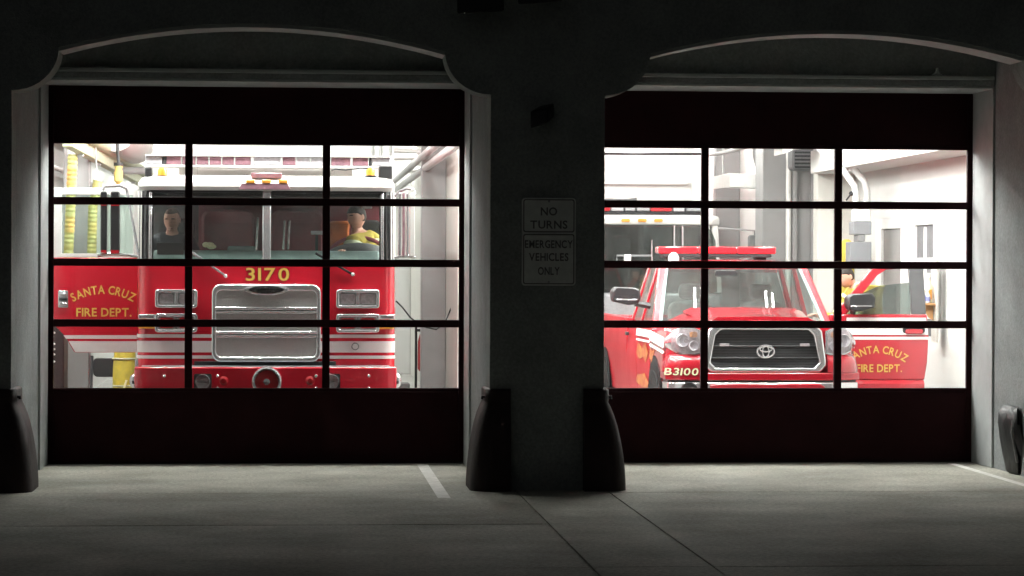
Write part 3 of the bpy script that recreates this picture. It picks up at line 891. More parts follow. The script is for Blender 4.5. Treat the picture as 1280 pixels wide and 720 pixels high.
# front mask + wings + bonnet as one lofted shell
secs = []
for Y, w, ztop, zcrown, zlow in ((TY+0.085, 0.69, zh-0.035, zh-0.02, 0.78), (TY+0.105, 0.80, zh-0.005, zh+0.012, 0.72), (TY+0.15, 0.89, zh+0.012, zh+0.038, 0.66), (TY+0.23, 0.955, 1.185, 1.225, 0.62), (TY+0.34, 0.99, 1.195, 1.262, 0.60), (TY+0.55, THW, 1.215, 1.33, 0.60), (TY+0.95, THW, 1.235, 1.375, 0.60), (TY+1.42, THW, 1.25, 1.415, 0.60)):
    secs.append(sect(Y, [(w-0.03, zlow), (w, zlow+0.14), (w+0.012, zlow+0.36), (w-0.02, ztop-0.06), (w-0.09, ztop+0.012), (w-0.42 if w > 0.8 else w*0.5, zcrown), (0.02, zcrown+0.012)]))
body = MB().loft(secs).build('body', 'truck_red', tk, angle=50)
# bonnet bulge
MB().loft([[(TX-w, Y, z-0.02), (TX-w*0.86, Y, z+0.022), (TX, Y, z+0.03), (TX+w*0.86, Y, z+0.022), (TX+w, Y, z-0.02)] for Y, w, z in ((TY+0.13, 0.55, zh+0.045), (TY+0.5, 0.6, 1.325), (TY+0.95, 0.62, 1.385), (TY+1.38, 0.66, 1.425))]).build('bonnet_bulge', 'truck_red', tk)
# cab sides and bed behind the wings
def side(Y0, Y1, z0, z1, name, m='truck_red', dw=0.0):
    for s in (-1, 1):
        yield MB().loft([[(TX+s*(THW+dw-0.03), Y, z0), (TX+s*(THW+dw), Y, z0+0.12), (TX+s*(THW+0.012+dw), Y, (z0+z1)/2), (TX+s*(THW+dw-0.015), Y, z1), (TX+s*(THW-0.12), Y, z1), (TX+s*(THW-0.12), Y, z0)] for Y in (Y0, Y1)]).build(name, m, tk, 0.006)
xs = -1
# passenger side door shut, driver side open: only build the shut one, then rear doors both sides
mbd = MB().loft([[(TX-(THW-0.03), Y, 0.4), (TX-THW, Y, 0.62), (TX-(THW+0.012), Y, 0.9), (TX-(THW-0.02), Y, 1.24), (TX-(THW-0.12), Y, 1.24), (TX-(THW-0.12), Y, 0.4)] for Y in (TY+1.425, TY+2.55)])
fdoor = mbd.build('front_door', 'truck_flank', tk, 0.006)
for s in (-1, 1):
    rd = MB().loft([[(TX+s*(THW-0.03), Y, 0.4), (TX+s*THW, Y, 0.62), (TX+s*(THW+0.012), Y, 0.9), (TX+s*(THW-0.02), Y, 1.24), (TX+s*(THW-0.12), Y, 1.24), (TX+s*(THW-0.12), Y, 0.4)] for Y in (TY+2.56, TY+3.4)]).build('rear_door', 'truck_flank', tk, 0.006)
    box('handle', 'black_plastic', rd, TX+s*(THW+0.008), TX+s*(THW+0.04), TY+3.2, TY+3.34, 1.1, 1.14, 0.006)
    MB().loft([[(TX+s*(THW-0.03), Y, 0.42), (TX+s*(THW+0.01), Y, 0.9), (TX+s*(THW), Y, 1.3), (TX+s*(THW-0.1), Y, 1.3), (TX+s*(THW-0.1), Y, 0.42)] for Y in (TY+3.42, TY+6.4)]).build('bed_side', 'truck_flank', tk, 0.01)
box('tailgate', 'truck_red', tk, TX-0.9, TX+0.9, TY+6.35, TY+6.43, 0.6, 1.28, 0.01)
box('underbody', 'black_plastic', tk, TX-0.86, TX+0.86, TY+0.3, TY+6.34, 0.42, 0.75)
box('cab_floor', 'truck_trim', tk, TX-0.86, TX+0.86, TY+1.43, TY+3.4, 0.751, 0.8)
# roof and pillars
Yw0, Yw1 = TY+1.32, TY+2.02               # screen base, screen head
zr_ = tz(331, Yw1)
zroof = tz(321.5, TY+2.6)
base_l, base_r = TX-0.90, TX+0.90
head_l, head_r = TX-0.735, TX+0.735
MB().loft([[(TX-w, Y, z-0.05), (TX-w+0.01, Y, z-0.012), (TX-w*0.7, Y, z+0.02), (TX, Y, z+0.03), (TX+w*0.7, Y, z+0.02), (TX+w-0.01, Y, z-0.012), (TX+w, Y, z-0.05)] for Y, w, z in ((Yw1, 0.77, zr_), (Yw1+0.3, 0.79, zr_+0.03), (TY+2.9, 0.79, zr_+0.03), (TY+3.3, 0.77, zr_+0.0), (TY+3.4, 0.75, zr_-0.04))]).build('roof', 'truck_red', tk, 0.004)
def beam4(mb, a, b, wx, wy):
    a, b = Vector(a), Vector(b)
    return mb.loft([[p + Vector((-wx, -wy, 0)), p + Vector((wx, -wy, 0)), p + Vector((wx, wy, 0)), p + Vector((-wx, wy, 0))] for p in (a, b)])
for s in (-1, 1):
    beam4(MB(), (TX+s*0.96, Yw0+0.02, 1.2), (TX+s*0.785, Yw1+0.02, zr_-0.02), 0.045, 0.045).build('front_pillar', 'truck_red', tk, 0.015)
    beam4(MB(), (TX+s*0.912, Yw0, 1.22), (TX+s*0.742, Yw1, zr_-0.02), 0.02, 0.02).build('screen_trim', 'dash_teal', tk, 0.006)
    beam4(MB(), (TX+s*0.945, TY+2.56, 1.235), (TX+s*0.76, TY+2.5, zr_-0.01), 0.025, 0.05).build('middle_pillar', 'truck_red' if s > 0 else 'truck_red', tk, 0.01)
    beam4(MB(), (TX+s*0.945, TY+3.36, 1.235), (TX+s*0.75, TY+3.28, zr_-0.02), 0.025, 0.06).build('rear_pillar', 'truck_red', tk, 0.01)
    if s < 0:
        MB().add([(TX+s*0.955, TY+1.5, 1.245), (TX+s*0.955, TY+2.5, 1.245), (TX+s*0.772, TY+2.46, zr_-0.03), (TX+s*0.772, Yw1+0.06, zr_-0.03)], [(0,1,2,3)]).build('side_window', 'door_window', tk)
    MB().add([(TX+s*0.955, TY+2.61, 1.245), (TX+s*0.955, TY+3.3, 1.245), (TX+s*0.765, TY+3.22, zr_-0.03), (TX+s*0.772, TY+2.56, zr_-0.03)], [(0,1,2,3)]).build('side_window', 'door_window', tk)
# windscreen (curved)
rings = []
for j in range(6):
    t = j/5
    w = 0.912 + (0.742-0.912)*t; z = 1.225 + (zr_-0.03-1.225)*t; Y = Yw0 + (Yw1-Yw0)*t
    rings.append([(TX + w*u, Y - 0.07*(1-u*u), z) for u in [-1+2*i/10 for i in range(11)]])
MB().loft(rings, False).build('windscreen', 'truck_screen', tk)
box('cab_rear', 'truck_trim', tk, TX-0.72, TX+0.72, TY+3.36, TY+3.4, 1.0, 1.3)
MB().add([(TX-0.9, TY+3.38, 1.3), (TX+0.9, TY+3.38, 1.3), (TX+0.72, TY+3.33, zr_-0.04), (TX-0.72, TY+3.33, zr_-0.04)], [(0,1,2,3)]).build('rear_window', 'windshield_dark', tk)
box('dashboard', 'truck_trim', tk, TX-0.86, TX+0.86, TY+1.4, TY+1.85, 0.9, 1.225, 0.04)
for s in (-1, 1):
    MB().prism(rrect(TX+s*0.4-0.25, TX+s*0.4+0.25, 0.95, 1.5, 0.1), TY+2.45, TY+2.6).build('seat_back', 'fabric_grey', tk, 0.03)
    MB().prism(rrect(TX+s*0.4-0.13, TX+s*0.4+0.13, 1.52, 1.7, 0.06), TY+2.47, TY+2.57).build('headrest', 'fabric_grey', tk, 0.02)
    MB().prism(rrect(TX+s*0.4-0.26, TX+s*0.4+0.26, 0.81, 0.95, 0.05), TY+1.98, TY+2.5).build('seat_cushion', 'fabric_grey', tk, 0.02)
c = at(905, 342, TY+2.0)
MB().prism(rrect(c.x-0.12, c.x+0.12, c.z-0.035, c.z+0.035, 0.02), TY+1.86, TY+1.89).build('rear_view_mirror', 'black_plastic', tk, 0.006)
sw = [(TX+0.4+0.19*math.cos(a), TY+1.95+0.06*math.sin(a), 1.2+0.17*math.sin(a)) for a in [2*math.pi*i/24 for i in range(25)]]
MB().tube(sw, 0.016, 8, False).build('steering_wheel', 'black_plastic', tk)
# face: grille, lamps, bumper
def gyf(x):  # face curves back towards the corners
    return TY + 0.10*((x-TX)/0.95)**2
g0, g1 = tz(465.5), tz(405)
def trap(xl, xr, xl2, xr2, z0, z1, r=0.05):
    return [(xl, z0), (xr, z0), (xr2, z1), (xl2, z1)]
def oct_(x0, x1, t0, t1, z0, z1, c=0.06):
    return [(x0+c, z0), (x1-c, z0), (x1, z0+c), (t1, z1-c), (t1-c, z1), (t0+c, z1), (t0, z1-c), (x0, z0+c)]
go = oct_(TX-0.63, TX+0.65, TX-0.59, TX+0.60, g0, g1, 0.07)
gi = oct_(TX-0.565, TX+0.575, TX-0.515, TX+0.515, g0+0.045, g1-0.06, 0.06)
tg = ring_frame(MB(), go, gi, TY-0.01, TY+0.16).build('grille', 'chrome', tk, 0.018)
MB().prism(oct_(TX-0.6, TX+0.62, TX-0.55, TX+0.56, g0+0.03, g1-0.04), TY+0.055, TY+0.075).build('grille_backing', 'black_plastic', tg)
mbw = MB()
for k in range(24):
    z = g0+0.055 + k*(g1-g0-0.125)/23
    mbw.box(TX-0.555, TX+0.57, TY+0.048, TY+0.0545, z-0.003, z+0.003)
mbw.build('grille_mesh', 'truck_trim', tg)['kind'] = 'stuff'
for z in (g0+0.15, g0+0.27):
    MB().prism([(TX-0.56, z-0.012), (TX+0.575, z-0.012), (TX+0.565, z+0.01), (TX-0.55, z+0.01)], TY+0.028, TY+0.047).build('grille_bar', 'black_plastic', tg, 0.01)
box('bonnet_lip', 'truck_red', tg, TX-0.48, TX+0.49, TY+0.004, TY+0.09, g1-0.052, g1-0.022, 0.008)
box('grille_slot', 'black_plastic', tg, TX-0.56, TX+0.57, TY-0.012, TY+0.05, g1-0.018, g1-0.006)
for s in (-1, 1):
    box('strobe_lamp', 'lamp_glass', tg, TX+s*0.42-0.05, TX+s*0.42+0.05, TY+0.004, TY+0.019, g0+0.27, g0+0.3, 0.004)
# emblem: an oval ring with two crossed ovals inside
ec = at(957, 439.5, TY)
def oval(mb, cx, cz, a, b, r, y):
    return mb.tube([(cx+a*math.cos(t), y, cz+b*math.sin(t)) for t in [2*math.pi*i/28 for i in range(29)]], r, 8, False)
mb = MB()
oval(mb, ec.x, ec.z, 0.088, 0.06, 0.011, TY-0.004); oval(mb, ec.x, ec.z, 0.034, 0.056, 0.008, TY-0.003); oval(mb, ec.x, ec.z+0.026, 0.062, 0.026, 0.008, TY-0.005)
mb.build('emblem', 'chrome', tg)
# head lamps
for s in (-1, 1):
    X = lambda w: TX + s*w
    WP = [(0.665, 0.035), (0.73, 0.05), (0.80, 0.072), (0.86, 0.10), (0.91, 0.14), (0.95, 0.185), (0.985, 0.26)]
    tops = (416, 411.8, 410.6, 412, 415.5, 420, 427.5)
    bots = (440.5, 442.6, 442.8, 441.8, 439.5, 436.5, 431.5)
    def strip(dy, grow, name, m_, par, thick=0.02):
        fr_, bk_ = [], []
        n_ = len(WP)
        up = [(X(w + (grow if k == n_-1 else (-grow if k == 0 else 0))), TY+d+dy, tz(tops[k]-grow*90)) for k, (w, d) in enumerate(WP)]
        dn = [(X(w + (grow if k == n_-1 else (-grow if k == 0 else 0))), TY+d+dy, tz(bots[k]+grow*90)) for k, (w, d) in enumerate(WP)]
        md = [((a[0]+b[0])/2, (a[1]+b[1])/2-0.012, (a[2]+b[2])/2) for a, b in zip(up, dn)]
        bu_ = [(x, y+thick, z) for x, y, z in up]; bd_ = [(x, y+thick, z) for x, y, z in dn]
        return MB().loft([bu_, up, md, dn, bd_], False).build(name, m_, par, angle=60)
    hb = strip(0.012, 0.022, 'headlight', 'chrome', tk, 0.09)
    strip(0.010, 0.0, 'lamp_bowl', 'lamp_glass', hb, 0.05)
    strip(-0.022, 0.0, 'lens', 'lamp_cover', hb, 0.05)
    for w, y, r, d in ((0.735, 432.5, 0.05, 0.035), (0.845, 426, 0.066, 0.075)):
        MB().lathe([(0.001, 0.012), (r*0.4, 0.01), (r*0.8, -0.004), (r, -0.012), (r*1.06, -0.006), (r*1.08, 0.03)], (X(w), TY+d, tz(y)), 'y', 22).build('reflector', 'lens_clear', hb)
    MB().prism(rrect(min(X(0.70), X(0.78)), max(X(0.70), X(0.78)), tz(422), tz(415), 0.02), TY+0.03, TY+0.055).build('turn_lens', 'amber_dull', hb)
# bumper: red upper band, black gap, chrome lower with red guard
def bband(name, m, z0, z1, w, dy, parent=tk, bev=0.01):
    pl = []
    for u in [-1+2*i/16 for i in range(17)]:
        pl.append((TX+w*u, TY+dy+0.15*abs(u)**6))
    ring = lambda z: [(x, y, z) for x, y in pl] + [(TX+w, TY+0.5, z), (TX-w, TY+0.5, z)]
    return MB().loft([ring(z0), ring(z1)]).build(name, m, parent, bev)
bu = bband('bumper', 'truck_red', tz(475.5), tz(466), 1.02, -0.03)
for s in (-1, 1):
    def ring(z, q, wmax):
        us = [0.66+(wmax-0.66)*i/10 for i in range(11)]
        return [(TX+s*u, TY-0.03+q+0.15*abs(u/1.02)**6 + 0.05*max(0, (u-wmax+0.1)/0.1)**2, z) for u in us] + [(TX+s*wmax, TY+0.5, z), (TX+s*0.66, TY+0.5, z)]
    MB().loft([ring(tz(465.8), 0, 1.018), ring(tz(459), 0, 1.015), ring(tz(452), 0.015, 1.0), ring(tz(447), 0.04, 0.985), ring(tz(443.5), 0.075, 0.965)]).build('bumper_corner', 'truck_red', bu, angle=60)
bband('bumper_gap', 'black_plastic', tz(478), tz(475.7), 0.99, -0.01, bu, 0)
bband('bumper_lower', 'chrome', 0.45, tz(478.2), 1.0, -0.045, bu)
MB().prism([(TX-0.58, 0.46), (TX+0.62, 0.46), (TX+0.62, tz(483)), (TX+0.56, tz(479.5)), (TX-0.52, tz(479.5)), (TX-0.58, tz(481))], TY-0.085, TY-0.046).build('bumper_guard', 'truck_red', bu, 0.012)
c = at(862, 486, TY-0.05)
MB().lathe([(0.06, -0.012), (0.085, -0.02), (0.09, 0.03)], (c.x, TY-0.03, c.z-0.02), 'y', 20).build('fog_lamp', 'black_plastic', bu)
mb = MB(); text(mb, 'B3100', at(852, 464, TY).x, tz(464.5), TY-0.035, 0.075, width=0.33, off=0.03, gap=0.12, italic=0.15)
ntx = mb.build('number_outline', 'letter_black', tk)
mb = MB(); text(mb, 'B3100', at(852, 464, TY).x, tz(464.5), TY-0.039, 0.075, width=0.33, off=0.012, gap=0.12, italic=0.15)
nty = mb.build('number', 'letter_cream', tk)
def wrap_bumper(o, lift):
    for v in o.data.vertices:
        wx = v.co.x + root_loc(o).x
        u = (wx - TX)/1.02
        v.co.y = TY-0.03+0.15*abs(u)**6 - lift - root_loc(o).y
wrap_bumper(ntx, 0.005); wrap_bumper(nty, 0.009)
# white band sweeping along the wing to the lamp, and the thin line below it, on both sides
for s in (-1, 1):
    for za, zb, dz0 in ((1.06, 1.17, 0.0), (1.00, 1.025, 0.0)):
        rr_ = []
        for Y in (TY+0.33, TY+0.6, TY+1.0, TY+1.42):
            k = (Y-TY-0.33)*0.05
            rr_.append([(TX+s*(THW+0.014), Y, za-0.02+k), (TX+s*(THW+0.004), Y, zb-0.02+k)])
        MB().loft(rr_, False).build('stripe', 'stripe_white', tk)
    if s < 0:
        for za, zb in ((1.12, 1.2), (1.065, 1.085)):
            MB().loft([[(TX+s*(THW+0.013), Y, za), (TX+s*(THW+0.004), Y, zb)] for Y in (TY+1.43, TY+2.54)], False).build('stripe', 'stripe_white', fdoor)
# flame-like yellow graphics on the passenger side
for pts in ([(1.5, 0.95), (1.75, 1.06), (2.0, 0.98), (2.3, 1.05), (2.5, 0.92), (2.2, 0.86), (1.9, 0.9), (1.7, 0.84)], [(1.45, 0.62), (1.8, 0.72), (2.4, 0.68), (2.5, 0.6), (2.0, 0.56), (1.6, 0.57)]):
    MB().prism([(TY+a, b) for a, b in pts], TX-THW-0.0165, TX-THW-0.0135, 'yz').build('graphic', 'flame_yellow', fdoor)
MB().prism([(TY+a, b) for a, b in ((0.95, 1.03), (1.15, 0.98), (1.38, 1.01), (1.36, 0.9), (1.2, 0.86), (1.1, 0.93))], TX-THW-0.0165, TX-THW-0.0135, 'yz').build('graphic', 'flame_yellow', tk)
# wheels with dark arches
for s in (-1, 1):
    for yy_, wo in ((TY+1.02, 0.87), (TY+5.5, 0.865)):
        xw = TX + s*wo
        if yy_ > TY+5:
            MB().prism([(yy_+0.46*math.cos(a), 0.43+0.47*math.sin(a)) for a in [math.pi*i/14 for i in range(15)]], TX+s*(THW+0.006), TX+s*(THW+0.013), 'yz').build('wheel_opening', 'rubber', tk)
        w = MB().lathe([(0.24, -0.12), (0.37, -0.135), (0.405, -0.09), (0.405, 0.09), (0.37, 0.135), (0.24, 0.12)], (xw+s*0.02, yy_, 0.405), 'x', 28).build('wheel', 'rubber', tk)
        MB().lathe([(0.001, -0.08), (0.1, -0.1), (0.235, -0.05), (0.24, 0.08), (0.001, 0.08)], (xw+s*0.02, yy_, 0.405), 'x', 20).build('rim', 'tank_steel', w)
# dark tyre opening cut look on the passenger wing: arch lip
xw = TX - THW - 0.015
MB().prism([(TY+1.02+0.47*math.cos(a), 0.44+0.5*math.sin(a)) for a in [math.pi*i/14 for i in range(15)]], xw-0.001, xw+0.02, 'yz').build('wheel_opening', 'rubber', tk)
# wing mirrors
def tmirror(cx, cz, Y, s, parent):
    mh = MB().loft([[(cx + s*a*sx, Y+y, cz+z) for a, z in ((-0.16, -0.02), (-0.15, 0.07), (-0.1, 0.10), (0.13, 0.11), (0.17, 0.06), (0.16, -0.05), (-0.02, -0.09), (-0.13, -0.075))] for y, sx in ((0.0, 0.9), (0.05, 1.0), (0.16, 1.0))]).build('mirror', 'black_plastic', parent, 0.015)
    box('mirror_cap', 'chrome', mh, cx-s*0.12, cx+s*0.12, Y-0.004, Y+0.03, cz-0.035, cz-0.026, 0.003)
    return mh
c = at(783, 371, TY+1.55)
mi = tmirror(c.x, c.z, TY+1.5, -1, tk)
MB().tube([(c.x+0.1, TY+1.58, c.z-0.07), (TX-THW+0.02, TY+1.6, c.z-0.1)], 0.035, 8).build('mirror_arm', 'black_plastic', tk)
# roof light bar
LY = TY+2.75
l0, l1, lz0, lz1 = at(823, 315, LY).x, at(970, 315, LY).x, at(897, 320, LY).z, at(897, 308.5, LY).z
tl = MB().prism(rrect(l0+0.05, l1-0.05, lz0-0.015, lz0+0.025, 0.015), LY, LY+0.28).build('light_bar', 'black_plastic', tk, 0.006)
segx = [l0 + (l1-l0)*k/3 for k in range(4)]
for k in range(3):
    MB().prism(rrect(segx[k]+0.001, segx[k+1]-0.001, lz0+0.026, lz1, 0.018), LY-0.01, LY+0.29).build('lens', 'lens_red', tl, 0.01)
for k in (0.12, 0.88):
    xk = l0+(l1-l0)*k
    box('foot', 'dark_metal', tl, xk-0.06, xk+0.06, LY+0.05, LY+0.22, zr_+0.02, lz0-0.0155, 0.004)
c = at(842, 322, TY+2.35)
MB().lathe([(0.06, -0.09), (0.062, 0.0), (0.05, 0.035), (0.025, 0.055), (0.001, 0.06)], c, 'z', 18).build('antenna_dome', 'white_paint', tk)
c = at(785, 323, TY+2.9)
box('roof_box', 'white_paint', tk, c.x-0.035, c.x+0.035, c.y, c.y+0.1, zr_-0.02, c.z+0.045, 0.006)
for px, y1 in ((843, 280), (853, 282), (815, 300)):
    c = at(px, 320, TY+3.1); tp = at(px, y1, TY+3.1)
    MB().tube([(c.x, c.y, zr_), tp], 0.005, 6).build('antenna', 'chrome', tk)
# ---- open driver door, square to the truck
OY = TY+1.46
ox0, ox1 = TX+THW-0.02, at(1161, 440, OY).x
oz = lambda y: at(1100, y, OY).z
od = MB().prism([(ox0, 0.66), (ox0, oz(393)), (ox1-0.02, oz(393)), (ox1, oz(420)), (ox1-0.015, 0.85), (ox1-0.045, 0.66)][::-1], OY, OY+0.09).build('open_door', 'truck_red', tk, 0.015, 'red driver door with gold lettering standing open')
xo = lambda px: at(px, 440, OY).x
MB().loft([[(ox0, OY-y, z), (ox1-0.05, OY-y, z), (ox1-0.05, OY+0.09, z), (ox0, OY+0.09, z)] for y, z in ((-0.03, 0.5), (0.03, 0.56), (0.03, 0.62), (0.0, 0.659))]).build('door_foot', 'truck_red', od, 0.01)
MB().prism([(xo(1052), oz(407.5)), (xo(1159), oz(407.5)), (xo(1160), oz(418.5)), (xo(1052), oz(418.5))], OY-0.004, OY+0.01).build('stripe', 'stripe_white', od)
MB().prism([(xo(1052), oz(421)), (xo(1160), oz(421)), (xo(1160), oz(424.5)), (xo(1052), oz(424.5))], OY-0.004, OY+0.01).build('stripe', 'stripe_white', od)
MB().prism([(xo(1058), oz(397)), (xo(1157), oz(397)), (xo(1158), oz(401)), (xo(1058), oz(403))], OY-0.004, OY+0.01).build('stripe', 'stripe_white', od)
hd = MB().prism(rrect(xo(1128), xo(1156), oz(416.5), oz(408.5), 0.03), OY-0.008, OY+0.01).build('handle_recess', 'black_plastic', od, 0.003)
MB().prism(rrect(xo(1131), xo(1153), oz(417.5), oz(411.5), 0.02), OY-0.035, OY-0.0085).build('handle', 'truck_red', hd, 0.01)
# lettering: the first letters are hidden by the truck's own corner
mb = MB(); text(mb, 'SANTA CRUZ', at(1097, 443, OY).x, oz(449), OY-0.010, 0.085, width=0.66, off=0.016, arc=0.11, gap=0.13).build('lettering', 'gold_dull', od)
mb = MB(); text(mb, 'FIRE DEPT.', at(1099, 460, OY).x, oz(460), OY-0.010, 0.085, width=0.50, off=0.016, gap=0.13).build('lettering', 'gold_dull', od)
# window frame of the open door: red sloping front edge, dark rear post, lowered glass
wfp = [xo(1043), oz(394)], [xo(1088), oz(338)], [xo(1102), oz(330)], [xo(1158), oz(327.5)]
wfi = [xo(1057), oz(394)], [xo(1097), oz(344)], [xo(1108), oz(337)], [xo(1158), oz(334)]
MB().prism([tuple(p) for p in wfp] + [tuple(p) for p in wfi[::-1]], OY+0.02, OY+0.08).build('window_frame', 'truck_red', od, 0.006)
MB().prism([(xo(1140), oz(392.8)), (xo(1158), oz(392.8)), (xo(1154), oz(332)), (xo(1136), oz(332))], OY+0.022, OY+0.078).build('rear_post', 'truck_trim', od, 0.006)
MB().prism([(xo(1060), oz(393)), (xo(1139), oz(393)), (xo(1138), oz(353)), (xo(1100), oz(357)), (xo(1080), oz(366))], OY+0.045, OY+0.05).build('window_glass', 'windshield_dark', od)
c = at(1076, 379, OY-0.1)
tmirror(c.x, c.z, OY-0.12, 1, od)
MB().tube([(c.x-0.08, OY-0.05, c.z-0.06), (c.x-0.06, OY+0.03, oz(391))], 0.03, 8).build('mirror_arm', 'black_plastic', od)

# ================================================================== SECOND ENGINE, behind the pickup
SY = 38.0
S0 = at(805, 300, SY)
e2 = thing('fire_engine', 'second fire engine with white roof and three amber lamps, parked behind the pickup', 'fire engine', (S0.x, 42.0, 0))
sz = lambda y: at(830, y, SY).z
sxx = lambda x: at(x, 300, SY).x
SH = sxx(904)-S0.x
box('cab_front', 'tank_steel', e2, S0.x-SH, S0.x+SH, SY, SY+0.5, 0.6, sz(366), 0.05)
zt = sz(281)
MB().loft([[(S0.x-w, Y, z) for w, Y in ((SH-0.02+d, SY+2.6), (SH-0.02+d, SY+0.2), (SH-0.14+d, SY+dy))] + [(S0.x+w, Y, z) for w, Y in ((SH-0.14+d, SY+dy), (SH-0.02+d, SY+0.2), (SH-0.02+d, SY+2.6))] for z, d, dy in ((zt, 0, 0.1), (sz(273), 0, 0.09), (sz(270), -0.03, 0.14), (sz(268), -0.12, 0.3))]).build('roof_cap', 'white_paint', e2, 0.02)
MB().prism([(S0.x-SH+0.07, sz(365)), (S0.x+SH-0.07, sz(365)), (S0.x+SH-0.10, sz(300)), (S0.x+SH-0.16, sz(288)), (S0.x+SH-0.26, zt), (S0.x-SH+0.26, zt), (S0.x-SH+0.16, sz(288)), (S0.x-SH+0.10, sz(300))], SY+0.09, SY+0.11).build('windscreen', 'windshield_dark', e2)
for s in (-1, 1):
    beam4(MB(), (S0.x+s*(SH-0.04), SY+0.2, sz(366)), (S0.x+s*(SH-0.1), SY+0.25, zt), 0.05, 0.09).build('corner_post', 'white_paint', e2, 0.02)
    box('cab_side', 'red_paint', e2, S0.x+s*(SH-0.04), S0.x+s*SH, SY+0.501, SY+2.6, 0.6, sz(366))
    box('cab_side', 'white_paint', e2, S0.x+s*(SH-0.05), S0.x+s*(SH-0.01), SY+1.3, SY+2.6, sz(366)+0.001, zt)
box('cab_bulkhead', 'truck_trim', e2, S0.x-SH+0.06, S0.x+SH-0.06, SY+1.5, SY+1.56, 0.7, zt-0.01)
box('dashboard', 'cab_dark', e2, S0.x-SH+0.1, S0.x+SH-0.1, SY+0.12, SY+0.5, sz(366)+0.001, sz(361), 0.02)
for px in (783, 803.7, 824):
    c = at(px, 275.3, SY)
    MB().prism(rrect(c.x-0.062, c.x+0.062, c.z-0.024, c.z+0.024, 0.018), SY+0.06, SY+0.1).build('marker_lamp', 'amber', e2, 0.005)
mb_ = box('light_bar', 'dark_metal', e2, sxx(735), sxx(884), SY+0.5, SY+0.75, sz(269), sz(263.5), 0.01)
for k, (a, b, mm) in enumerate(((735, 752, 'lens_red'), (753, 768, 'lens_red'), (769, 785, 'lens_clear'), (786, 800, 'tank_steel'), (801, 818, 'tank_steel'), (819, 846, 'lens_red'), (848, 862, 'lens_clear'), (864, 884, 'tank_steel'))):
    box('lens', mm, mb_, sxx(a), sxx(b), SY+0.49, SY+0.76, sz(263.3), sz(256), 0.015)
MB().prism([(sxx(755), sz(257.8)), (sxx(807), sz(257.8)), (sxx(806), sz(244)), (sxx(803), sz(247)), (sxx(766), sz(246.3)), (sxx(755), sz(245.5))], SY+0.9, SY+2.2).build('roof_gear', 'fabric_grey', e2, 0.02)
box('deck', 'tank_steel', e2, S0.x-SH+0.2, S0.x+SH-0.2, SY+0.85, SY+2.5, sz(268), sz(258))
for px, y1 in ((843, 282), (853.5, 284)):
    c = at(px, 330, SY-0.02); tp = at(px, y1, SY+0.0)
    MB().tube([c, tp], 0.012, 6).build('wiper', 'chrome', e2)
c = at(880, 305, SY)
MB().tube([at(x, y, SY-0.1) for x, y in ((771, 328), (771, 319.5), (815, 319.5), (815, 328))], 0.014, 6).build('grab_rail', 'tank_steel', e2)
box('rear_body', 'red_paint', e2, S0.x-SH, S0.x+SH, SY+2.65, SY+9.0, 0.55, 2.5, 0.02)
for s in (-1, 1):
    for yy_ in (SY+1.3, SY+7.0):
        w = MB().lathe([(0.3, -0.13), (0.5, -0.15), (0.53, -0.1), (0.53, 0.1), (0.5, 0.15), (0.3, 0.13)], (S0.x+s*(SH-0.16), yy_, 0.53), 'x', 24).build('wheel', 'rubber', e2)
        MB().lathe([(0.001, -0.06), (0.29, -0.05), (0.3, 0.1), (0.001, 0.09)], (S0.x+s*(SH-0.16), yy_, 0.53), 'x', 20).build('rim', 'chrome', w)
# tall mirror on its right, with arm
a = at(944, 299, SY-0.2)
MB().prism(rrect(a.x-0.10, a.x+0.06, at(940, 322, SY).z, a.z+0.06, 0.04), SY-0.22, SY-0.14).build('mirror', 'fabric_grey', e2, 0.01)
MB().tube([at(x, y, SY-0.1) for x, y in ((897, 285), (920, 286.5), (943, 288.5), (944, 322), (930, 326), (900, 326))], 0.016, 8).build('mirror_arm', 'chrome', e2)

# ================================================================== PEOPLE
def skin_mesh(pts, edges, root, sub=2):
    me = bpy.data.meshes.new('skeleton')
    me.from_pydata([p for p, r in pts], edges, [])
    ob = bpy.data.objects.new('skeleton', me); COL.objects.link(ob)
    ob.modifiers.new('skin', 'SKIN')
    for sv, (p, r) in zip(me.skin_vertices[0].data, pts):
        sv.radius = (r, r) if not isinstance(r, tuple) else r
    me.skin_vertices[0].data[root].use_root = True
    ss = ob.modifiers.new('sub', 'SUBSURF'); ss.levels = sub; ss.render_levels = sub
    dg = bpy.context.evaluated_depsgraph_get()
    out = bpy.data.meshes.new_from_object(ob.evaluated_get(dg))
    v = [x.co.copy() for x in out.vertices]; f = [tuple(p.vertices) for p in out.polygons]
    bpy.data.objects.remove(ob); bpy.data.meshes.remove(me); bpy.data.meshes.remove(out)
    return v, f

